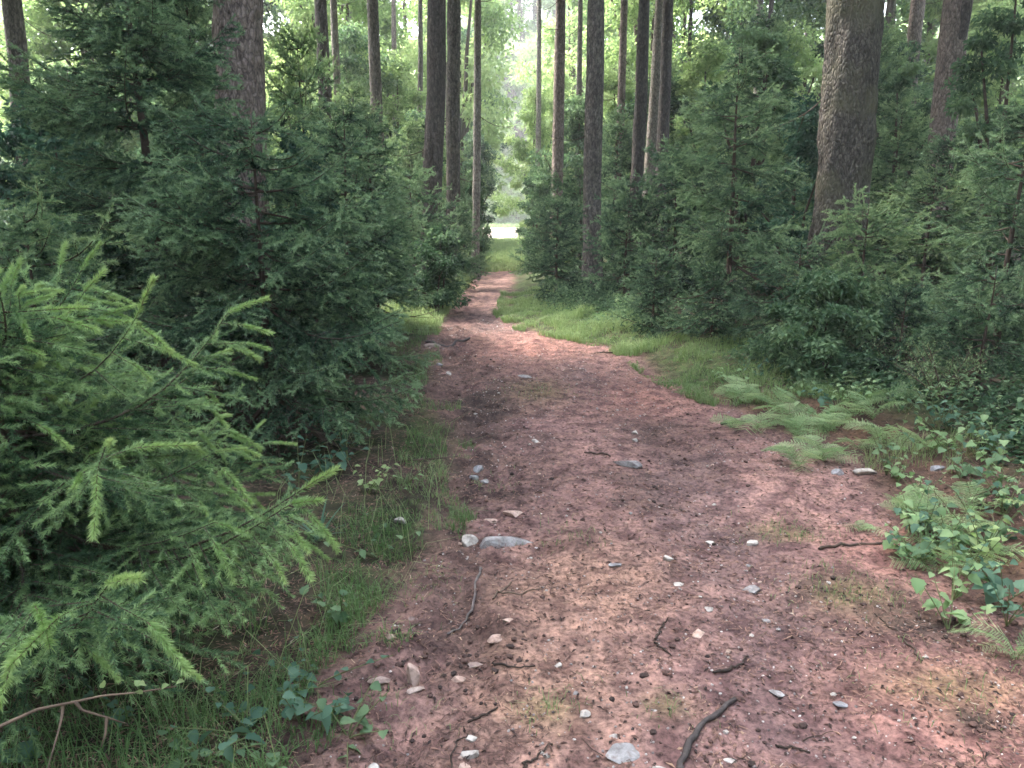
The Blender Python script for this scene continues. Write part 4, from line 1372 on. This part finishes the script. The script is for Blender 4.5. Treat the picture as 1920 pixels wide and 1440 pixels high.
def litter():
    r = np.random.default_rng(28)
    n = 110000
    y = 1.75 + 9.5 * r.random(n) ** 1.7
    f = r.random(n)
    x = xl(y) - 1.3 + f * (xr(y) - xl(y) + 2.3)
    x = np.clip(x, -0.75 * y - .4, 0.75 * y + .4)
    z = hgt(x, y) + 0.003
    keep = fbm(x + 9, y, 2.6) > -0.28
    x, y, z = x[keep], y[keep], z[keep]
    n = len(x)
    az = r.random(n) * 6.283
    D = unit(np.stack([np.cos(az), np.sin(az), 0.12 * r.normal(size=n)], 1))
    L = (0.010 + 0.022 * r.random(n) ** 2.0) * (1 + 0.06 * y)
    W = (0.0014 + 0.0016 * r.random(n)) * (1 + 0.10 * y)
    base = np.clip(0.44 + 0.20 * fbm(x, y, 2.0) + 0.19 * r.normal(size=n), 0, 1)
    mb = MB()
    side = np.stack([-D[:, 1], D[:, 0], 0 * az], 1) * W[:, None] * .5
    P = np.stack([x, y, z], 1); tip = P + D * L[:, None]
    V = np.stack([P - side, P + side, tip + side, tip - side], 1).reshape(-1, 3)
    b = np.arange(n)[:, None] * 4
    mb.add(V, np.concatenate([b + np.array([[0, 1, 2]]), b + np.array([[0, 2, 3]])]), 0, np.repeat(base, 4))
    # flakes of bark and old leaves
    n = 7000
    y = 1.75 + 8 * r.random(n) ** 1.6; x = xl(y) - 0.4 + r.random(n) * (xr(y) - xl(y) + 1.2); x = np.clip(x, -0.75 * y - .4, 0.75 * y + .4)
    leaves(mb, np.stack([x, y, hgt(x, y) + 0.004], 1), unit(r.normal(size=(n, 3)) * [1, 1, .15]), unit(r.normal(size=(n, 3)) * 0.25 + [0, 0, 1]), (0.012 + 0.02 * r.random(n)) * (1 + .04 * y), 0.010, 0, np.clip(0.25 + 0.25 * r.normal(size=n), 0, 1))
    tag(ob('needle_litter', mb.mesh('needle_litter', ['litter'])), kind='stuff')


litter()


# ------------------------------------------------------------------ stones
def ico():
    import bmesh
    bm = bmesh.new(); bmesh.ops.create_icosphere(bm, subdivisions=3, radius=1)
    V = np.array([v.co[:] for v in bm.verts]); T = np.array([[v.index for v in f.verts] for f in bm.faces]); bm.free()
    bm = bmesh.new(); bmesh.ops.create_icosphere(bm, subdivisions=1, radius=1)
    V1 = np.array([v.co[:] for v in bm.verts]); T1 = np.array([[v.index for v in f.verts] for f in bm.faces]); bm.free()
    return V, T, V1, T1


IV, IT, IV1, IT1 = ico()


def rock(r, size, chips=9, rough=0.05, low=False):
    """a broken stone: a ball cut by random planes"""
    V = (IV1 if low else IV).copy()
    for i in range(chips):
        nrm = unit(r.normal(size=3) * [1, 1, 0.8]); h = 0.40 + 0.34 * r.random()
        dd = V @ nrm - h
        V = V - np.where(dd > 0, dd, 0)[:, None] * nrm * 0.95
    V = V * (1 + rough * vnoise(V[:, 0] * 3 + V[:, 2] * 2 + r.random() * 50, V[:, 1] * 3 + r.random() * 50))[:, None]
    V = V / np.abs(V).max(0)
    return V * np.array(size) * 0.5


def stone(px, py, wpx, hpx, m, label, seed, deep=None, rot=None, sink=0.25, tall=1.0):
    """centre and outline size as seen"""
    r = np.random.default_rng(seed)
    x, y = G(px, py + hpx * 0.25)
    dist = math.hypot(y, CAMZ); dep = y * CP + CAMZ * SP
    W = wpx * dep / F
    dv = deep or W * (0.55 + 0.3 * r.random())
    sin_ = CAMZ / dist
    hh = max(0.25 * W, (hpx * dep / F - dv * sin_ * 0.75)) * tall
    hh = min(hh, 0.8 * W if tall == 1 else 3 * W)
    V = rock(r, (W, dv, hh))
    o = ob('stone', mk('stone', V, IT, [m], smooth=False), loc=(x, y, hz(x, y) + hh * (0.5 - sink)), rot=(0.1 * r.normal(), 0.1 * r.normal(), 0.3 * r.normal() if rot is None else rot))
    tag(o, label, 'stone', 'stones on the path')
    return o


ST = [
    (945, 1006, 112, 34, 'st_grey', 'long flat grey slab of stone, the largest on the path', .16, 0.12),
    (878, 1008, 38, 36, 'st_white', 'white blocky stone touching the left end of the long grey slab', None, 0),
    (1175, 867, 62, 26, 'st_grey', 'flat dark grey stone slab in the middle of the path, tilted', .14, -0.4),
    (900, 878, 26, 20, 'st_blue', 'bluish stone, topmost of a small cluster on the dark left rut', None, 0),
    (887, 892, 22, 16, 'st_blue', 'bluish stone, lower left of a small cluster on the dark left rut', None, 0),
    (908, 894, 18, 12, 'st_grey', 'grey stone, lower right of a small cluster on the dark left rut', None, 0),
    (752, 984, 26, 20, 'st_white', 'small pale stone in the left grass verge', None, 0),
    (1622, 883, 46, 26, 'st_white', 'white stone at the right edge of the path by a fern', None, -0.3),
    (1572, 888, 28, 20, 'st_blue', 'grey stone just left of the white stone at the right path edge', None, 0),
    (1755, 893, 28, 16, 'st_blue', 'bluish stone half hidden among plants right of the white stone', None, 0),
    (776, 1256, 26, 50, 'st_pink', 'pink pointed stone standing upright at the lower left path edge', .035, 0.2),
    (861, 1268, 32, 20, 'st_pink', 'small pinkish brick shaped stone right of the upright pointed one', None, 0),
    (932, 1186, 40, 26, 'st_pink', 'rounded tan stone below the curved grey twig', None, 0),
    (951, 1165, 24, 14, 'st_pink', 'small tan stone touching the rounded tan one', None, 0),
    (1047, 1239, 17, 18, 'st_white', 'small white cube like stone in the middle of the orange litter', None, 0.3),
    (1096, 1338, 25, 24, 'st_white', 'bright white angular stone near the bottom of the path', None, 0.5),
    (1168, 1409, 70, 30, 'st_grey', 'pale grey flat stone at the bottom, larger than its neighbours', .085, 0.1),
    (1151, 1377, 19, 17, 'st_white', 'round pale stone just above the flat grey one at the bottom', None, 0),
    (1236, 1434, 30, 22, 'st_white', 'white stone cut by the bottom edge, left of the thick curved stick', None, 0),
    (878, 1404, 42, 30, 'st_white', 'white jagged stone beside a dark twig at the bottom', None, 0.4),
    (885, 1382, 24, 18, 'st_white', 'small white stone behind the jagged one at the bottom', None, 0.2),
    (866, 1432, 34, 20, 'st_pink', 'pink grey stone in front of the jagged white one', None, 0.2),
    (698, 1430, 24, 34, 'st_white', 'white narrow stone at the bottom left of the path', .05, 0.5),
    (884, 1238, 44, 18, 'st_brown', 'flat brown stone in the dark soil left of the thin black twig', None, 0),
    (712, 1272, 46, 24, 'st_brown', 'brown stone sunk in soil left of the upright pointed one', None, 0),
    (780, 1296, 40, 16, 'st_brown', 'low brown stone just below the upright pointed one', None, 0),
    (731, 1202, 18, 20, 'st_pink', 'small tan stone at the grass edge above the upright one', None, 0),
    (1408, 1011, 26, 18, 'st_white', 'pale stone on the right rut, left of the mossy patch', None, 0),
    (1333, 1013, 22, 12, 'st_white', 'low pale stone on the right rut, left of a rounder one', None, 0),
    (1329, 1141, 20, 16, 'st_white', 'white stone on the right rut below the middle', None, 0.3),
    (1312, 1186, 32, 16, 'st_pink', 'flat pinkish stone on the right rut below the white one', None, 0),
    (1577, 1309, 27, 18, 'st_blue', 'pale bluish stone on the lower right of the path', None, 0),
    (1370, 1413, 28, 14, 'st_white', 'flat pale stone right of the thick curved stick', None, 0),
    (1458, 1286, 28, 12, 'st_grey', 'flat grey stone above the right of the thick curved stick', None, 0),
    (920, 971, 32, 14, 'st_pink', 'pink flat stone above the long grey slab, left one', None, 0),
    (962, 957, 40, 16, 'st_pink', 'pink flat stone above the long grey slab, right one', None, 0),
    (1408, 1098, 40, 14, 'st_grey', 'long low grey stone on the right rut', None, 0),
    (1270, 1093, 26, 10, 'st_white', 'thin pale stone left of the right rut', None, 0.2),
    (1252, 1050, 22, 16, 'st_white', 'small pale stone beside a dark hollow', None, 0),
    (1190, 807, 14, 11, 'st_white', 'tiny white stone above the tilted slab, upper of two', None, 0),
    (1190, 825, 12, 9, 'st_white', 'tiny white stone above the tilted slab, lower of two', None, 0),
    (1003, 823, 15, 12, 'st_white', 'small white stone in the middle of the upper path', None, 0),
    (985, 708, 30, 11, 'st_grey', 'long pale stone on the far path', None, 0),
    (824, 684, 14, 12, 'st_blue', 'small bluish stone on the dark far left rut', None, 0),
    (841, 702, 11, 9, 'st_white', 'small white stone at the far left rut', None, 0),
    (815, 650, 40, 15, 'st_brown', 'long brown stone at the far left edge of the path', None, 0),
    (1734, 1237, 12, 12, 'st_white', 'single tiny white stone on the dark soil at right', None, 0),
    (1436, 1160, 18, 12, 'st_grey', 'grey pebble right of the white stone on the right rut', None, 0),
    (1150, 1062, 30, 12, 'st_blue', 'bluish flat stone left of the right rut', None, 0),
    (770, 1142, 18, 14, 'st_brown', 'brown stone in the grass left of the curved grey twig', None, 0),
]
for i, (px, py, wp, hp, m, lab, dp, rt) in enumerate(ST):
    stone(px, py, wp, hp, m, lab, 300 + i, dp, rt, tall=2.0 if 'upright' in lab and 'standing' in lab else 1.0, sink=0.30)

# pale pebbles, one object each
r = np.random.default_rng(41)
PEB = {m: [mk('pebble', rock(np.random.default_rng(80 + i), (1, .8, .6), 6, .05, True), IT1, [m]) for i in range(4)] for m in ('st_white', 'st_grey', 'st_pink')}
k = 0
while k < 170:
    y = 1.9 + 8.5 * r.random() ** 1.4
    u = r.random()
    x = float(xl(y) + r.random() * (xr(y) - xl(y)))
    if u < 0.42: x = float(xl(y) + 0.05 + 0.4 * abs(r.normal()))
    elif u < 0.75: x = float(np.interp(y, RUT[:, 1], RUT[:, 0])) + 0.25 * r.normal()
    if abs(x) > 0.7 * y or x > xr(y): continue
    s = (0.010 + 0.014 * r.random() ** 1.5) * (1 + 0.05 * y)
    m = ('st_white', 'st_white', 'st_grey', 'st_pink')[int(r.integers(4))]
    o = ob('pebble', PEB[m][int(r.integers(4))], loc=(x, y, hz(x, y) + 0.12 * s), rot=(0, 0, r.random() * 6.28), scale=s)
    tag(o, 'small pale pebble lying loose on the brown path', 'pebble', 'pale pebbles scattered on the path')
    k += 1


def gravel():
    r = np.random.default_rng(42)
    n = 10000
    y = 1.75 + 10 * r.random(n) ** 1.6; x = xl(y) + r.random(n) * (xr(y) - xl(y)); 
    ok = (np.abs(x) < 0.72 * y + .2) & (fbm(x + 4, y, 1.8) > -0.1)
    x, y = x[ok], y[ok]; n = len(x)
    base = [rock(np.random.default_rng(200 + i), (1, .8, .6), 5, .05, True) for i in range(6)]
    mb = MB()
    s = (0.003 + 0.008 * r.random(n) ** 2.5) * (1 + 0.10 * y); z = hgt(x, y)
    for i in range(n):
        c, sn = math.cos(i * 1.7), math.sin(i * 1.7)
        V = base[i % 6] @ np.array([[c, sn, 0], [-sn, c, 0], [0, 0, 1]]) * s[i] + [x[i], y[i], z[i] + s[i] * 0.1]
        mb.add(V, IT1, 0, float(np.clip(0.45 + 0.28 * r.normal(), 0, 1)))
    tag(ob('gravel', mb.mesh('gravel', ['gravel_bits'])), kind='stuff')


gravel()


def clods():
    r = np.random.default_rng(44)
    base = [rock(np.random.default_rng(220 + i), (1, .8, .7), 3, .25, True) for i in range(6)]
    mb = MB()
    spots = [(880, 760, .35, 1.3, 260), (850, 680, .3, 1.2, 130), (930, 900, .3, .5, 160), (780, 1200, .3, .22, 260), (1270, 960, .2, .3, 90), (1560, 1110, .15, .1, 60), (1720, 1180, .3, .15, 130), (1830, 1355, .15, .1, 60), (1350, 1270, .2, .2, 60), (900, 1240, .2, .1, 80), (1260, 820, .5, .7, 120), (700, 1370, .25, .25, 120), (1450, 1400, .35, .2, 90)]
    for (px, py, sx, sy, m) in spots:
        gx, gy = G(px, py)
        for q in range(int(m * 0.45)):
            x, y = gx + sx * r.normal() * .8, gy + sy * r.normal() * .8
            if y < 1.7: continue
            s = (0.006 + 0.022 * r.random() ** 2.2) * (1 + 0.07 * y)
            c, sn = math.cos(q * 1.3), math.sin(q * 1.3)
            mb.add(base[q % 6] @ np.array([[c, sn, 0], [-sn, c, 0], [0, 0, 1]]) * s + [x, y, hz(x, y) + 0.15 * s], IT1, 0, float(np.clip(0.14 + 0.12 * r.normal(), 0, .5)))
    tag(ob('soil_clods', mb.mesh('soil_clods', ['litter'])), kind='stuff')


clods()


# ------------------------------------------------------------------ sticks and twigs
def stick(pts, w0, w1, m, label, tint=0.3, seed=0, side=0, lift=None):
    r = np.random.default_rng(seed)
    W = np.array([G(*p) for p in pts])
    t = np.linspace(0, 1, len(W)); tt = np.linspace(0, 1, 14)
    x = np.interp(tt, t, W[:, 0]); y = np.interp(tt, t, W[:, 1])
    for _ in range(2):
        x[1:-1] = (x[:-2] + 2 * x[1:-1] + x[2:]) / 4; y[1:-1] = (y[:-2] + 2 * y[1:-1] + y[2:]) / 4
    x += 0.004 * r.normal(size=14); y += 0.004 * r.normal(size=14)
    dep = y.mean() * CP + CAMZ * SP
    rad = np.linspace(w0, w1, 14) * dep / F * 0.42
    z = hgt(x, y) + rad * 0.8 + 0.003
    z = (z + np.maximum(z, np.interp(tt, [0, .5, 1], [z[0], z[6:8].mean(), z[-1]]))) / 2 if lift is None else z + np.interp(tt, np.linspace(0, 1, len(lift)), lift)
    o0 = np.array([x[7], y[7], z[7]])
    P = np.stack([x, y, z], 1) - o0
    mb = MB(); tube(mb, P, rad * (1 + 0.12 * r.normal(size=14)), 8, 0, tint)
    for q in range(side):
        i = int(r.integers(3, 11)); dv = unit(np.array([r.normal(), r.normal(), 0.5 * r.random()])) * 0.04 * dep * .4
        tube(mb, [P[i], P[i] + dv * .6, P[i] + dv], [rad[i] * .5, rad[i] * .4, rad[i] * .2], 5, 0, tint)
    return tag(ob('stick', mb.mesh('stick', [m], True), loc=o0), label, 'stick', 'fallen sticks on the path')


stick([(1272, 1470), (1276, 1430), (1295, 1385), (1330, 1345), (1378, 1312)], 15, 13, 'twig_grey', 'thick dark curved stick at the bottom of the path', 0.12, 1)
stick([(1338, 1262), (1365, 1255), (1385, 1240), (1405, 1222)], 8, 4, 'twig', 'short dark forked stick above the thick curved one', 0.1, 2, 1)
stick([(1532, 1031), (1580, 1027), (1640, 1024), (1690, 1021)], 7, 5, 'twig', 'long straight brown stick pointing at the right edge plants', 0.35, 3)
stick([(902, 1062), (895, 1090), (888, 1120), (870, 1150), (838, 1178)], 7, 4, 'twig_grey', 'slender grey curved twig below the long grey slab', 0.5, 4)
stick([(925, 1240), (945, 1249), (970, 1252), (1000, 1248)], 6, 3, 'twig', 'thin black twig lying level beside the dark soil', 0.05, 5)
stick([(980, 1445), (1000, 1422), (1035, 1400)], 6, 4, 'twig', 'short brown stick at the bottom left of the flat grey stone', 0.2, 6)
stick([(846, 1450), (848, 1415), (856, 1395), (880, 1380)], 5, 3, 'twig', 'dark bent twig curling round the jagged white stone', 0.1, 7)
stick([(880, 1352), (905, 1346), (930, 1338)], 6, 4, 'twig', 'short dark twig above the jagged white stone', 0.15, 8)
stick([(1352, 799), (1380, 798), (1404, 792)], 7, 5, 'twig', 'short dark stick at the right path edge before the ferns', 0.1, 9)
stick([(1230, 1200), (1240, 1180), (1252, 1166)], 5, 3, 'twig', 'small dark twig, upper arm of a broken V on the path', 0.1, 10)
stick([(1226, 1204), (1242, 1218), (1258, 1228)], 5, 3, 'twig', 'small dark twig, lower arm of a broken V on the path', 0.1, 11)
stick([(925, 1118), (945, 1098), (960, 1090)], 5, 3, 'twig', 'small orange brown twig right of the slender grey one', 0.8, 12)
stick([(940, 1116), (975, 1113), (1010, 1106)], 4, 3, 'twig', 'thin pale brown twig lying level right of the slender grey one', 0.8, 13)
stick([(1455, 1387), (1485, 1388), (1512, 1396)], 7, 4, 'twig', 'dark flake of wood right of the thick curved stick', 0.15, 14)
stick([(1145, 858), (1120, 850), (1095, 848)], 4, 3, 'twig', 'dark twig left of the tilted slab', 0.15, 15)
stick([(800, 646), (840, 652), (880, 640)], 7, 5, 'twig_grey', 'grey branch lying over the far left edge of the path', 0.3, 16)
stick([(1210, 655), (1160, 662), (1110, 664)], 5, 3, 'twig', 'thin dark branch at the foot of the bright grass', 0.2, 17)
stick([(1730, 1250), (1700, 1210), (1640, 1160)], 4, 3, 'twig', 'thin root like twig across the dark soil on the right', 0.2, 18)

TWG = []
for i in range(5):
    rr_ = np.random.default_rng(i); mb = MB(); t = np.linspace(0, 1, 6)
    tube(mb, np.stack([t - .5, 0.08 * np.sin(3 * t + i) + 0.02 * rr_.normal(size=6), 0.04 + 0.03 * rr_.random(6)], 1), np.linspace(.016, .009, 6), 5, 0, 0.15 + 0.15 * i)
    TWG.append(mb.mesh('twig', ['twig']))
r = np.random.default_rng(43)
for k in range(60):
    y = 1.9 + 6.5 * r.random() ** 1.3; x = float(xl(y) - .3 + r.random() * (xr(y) - xl(y) + .7)); x = max(-.7 * y, min(.7 * y, x))
    s = 0.05 + 0.09 * r.random()
    tag(ob('twig', TWG[int(r.integers(5))], loc=(x, y, hz(x, y)), rot=(0, 0, r.random() * 6.28), scale=s), 'short thin brown twig lying loose on the litter', 'twig', 'thin twigs strewn over the path')


# budding branch in the lower left corner
def budding_branch():
    r = np.random.default_rng(3)
    D_ = 2.0
    f = lambda px, py, d: np.array(at(px, py, d))
    f = lambda px, py, d: np.array(at(px, py, d * 0.80))
    P = np.array([f(-60, 1390, 1.75), f(0, 1362, 1.8), f(70, 1330, 1.85), f(130, 1318, 1.9), f(190, 1305, 1.95), f(260, 1298, 2.0), f(330, 1287, 2.05)])
    o0 = P[0].copy()
    root = ob('fallen_branch', None, loc=o0); tag(root, 'light brown budding branch reaching in from the lower left corner', 'branch')
    mb = MB(); tube(mb, P - o0, np.linspace(.0045, .0015, 7), 6, 0, 0.8)
    ob('bough', mb.mesh('bough', ['twig'], True), root)
    for pts in ([(140, 1316, 1.9), (155, 1332, 1.9), (200, 1345, 1.92), (240, 1358, 1.95)], [(118, 1322, 1.9), (116, 1345, 1.88), (110, 1370, 1.85), (90, 1440, 1.75)], [(200, 1345, 1.92), (198, 1375, 1.9), (190, 1400, 1.88)]):
        mb = MB(); tube(mb, np.array([f(*q) for q in pts]) - o0, np.linspace(.004, .0015, len(pts)), 5, 0, 0.7)
        ob('side_twig', mb.mesh('side_twig', ['twig'], True), root)
    for (px, py, d) in ((194, 1290, 1.95), (262, 1286, 2.0), (272, 1282, 2.0), (268, 1300, 2.0), (330, 1280, 2.05), (345, 1276, 2.05), (303, 1290, 2.02)):
        ob('leaf', LEAFV['leaf_light'][0], root, loc=f(px, py, d) - o0, rot=(0.4 * r.normal(), -0.5 + 0.5 * r.normal(), r.random() * 6.28), scale=0.35)


budding_branch()

# ------------------------------------------------------------------ air
def haze():
    import bmesh
    m = bpy.data.materials.new('haze_air'); m.use_nodes = True
    n = m.node_tree.nodes; n.remove(n['Principled BSDF'])
    v = n.new('ShaderNodeVolumePrincipled'); v.inputs['Color'].default_value = (0.93, 0.96, 0.95, 1); v.inputs['Density'].default_value = 0.0020
    m.node_tree.links.new(v.outputs[0], n['Material Output'].inputs['Volume'])
    bm = bmesh.new(); bmesh.ops.create_cube(bm, size=1)
    me = bpy.data.meshes.new('haze'); bm.to_mesh(me); bm.free(); me.materials.append(m)
    tag(ob('haze', me, loc=(0, 205, 24), scale=(640, 460, 70)), kind='stuff')


HAZE = True
if HAZE: haze()
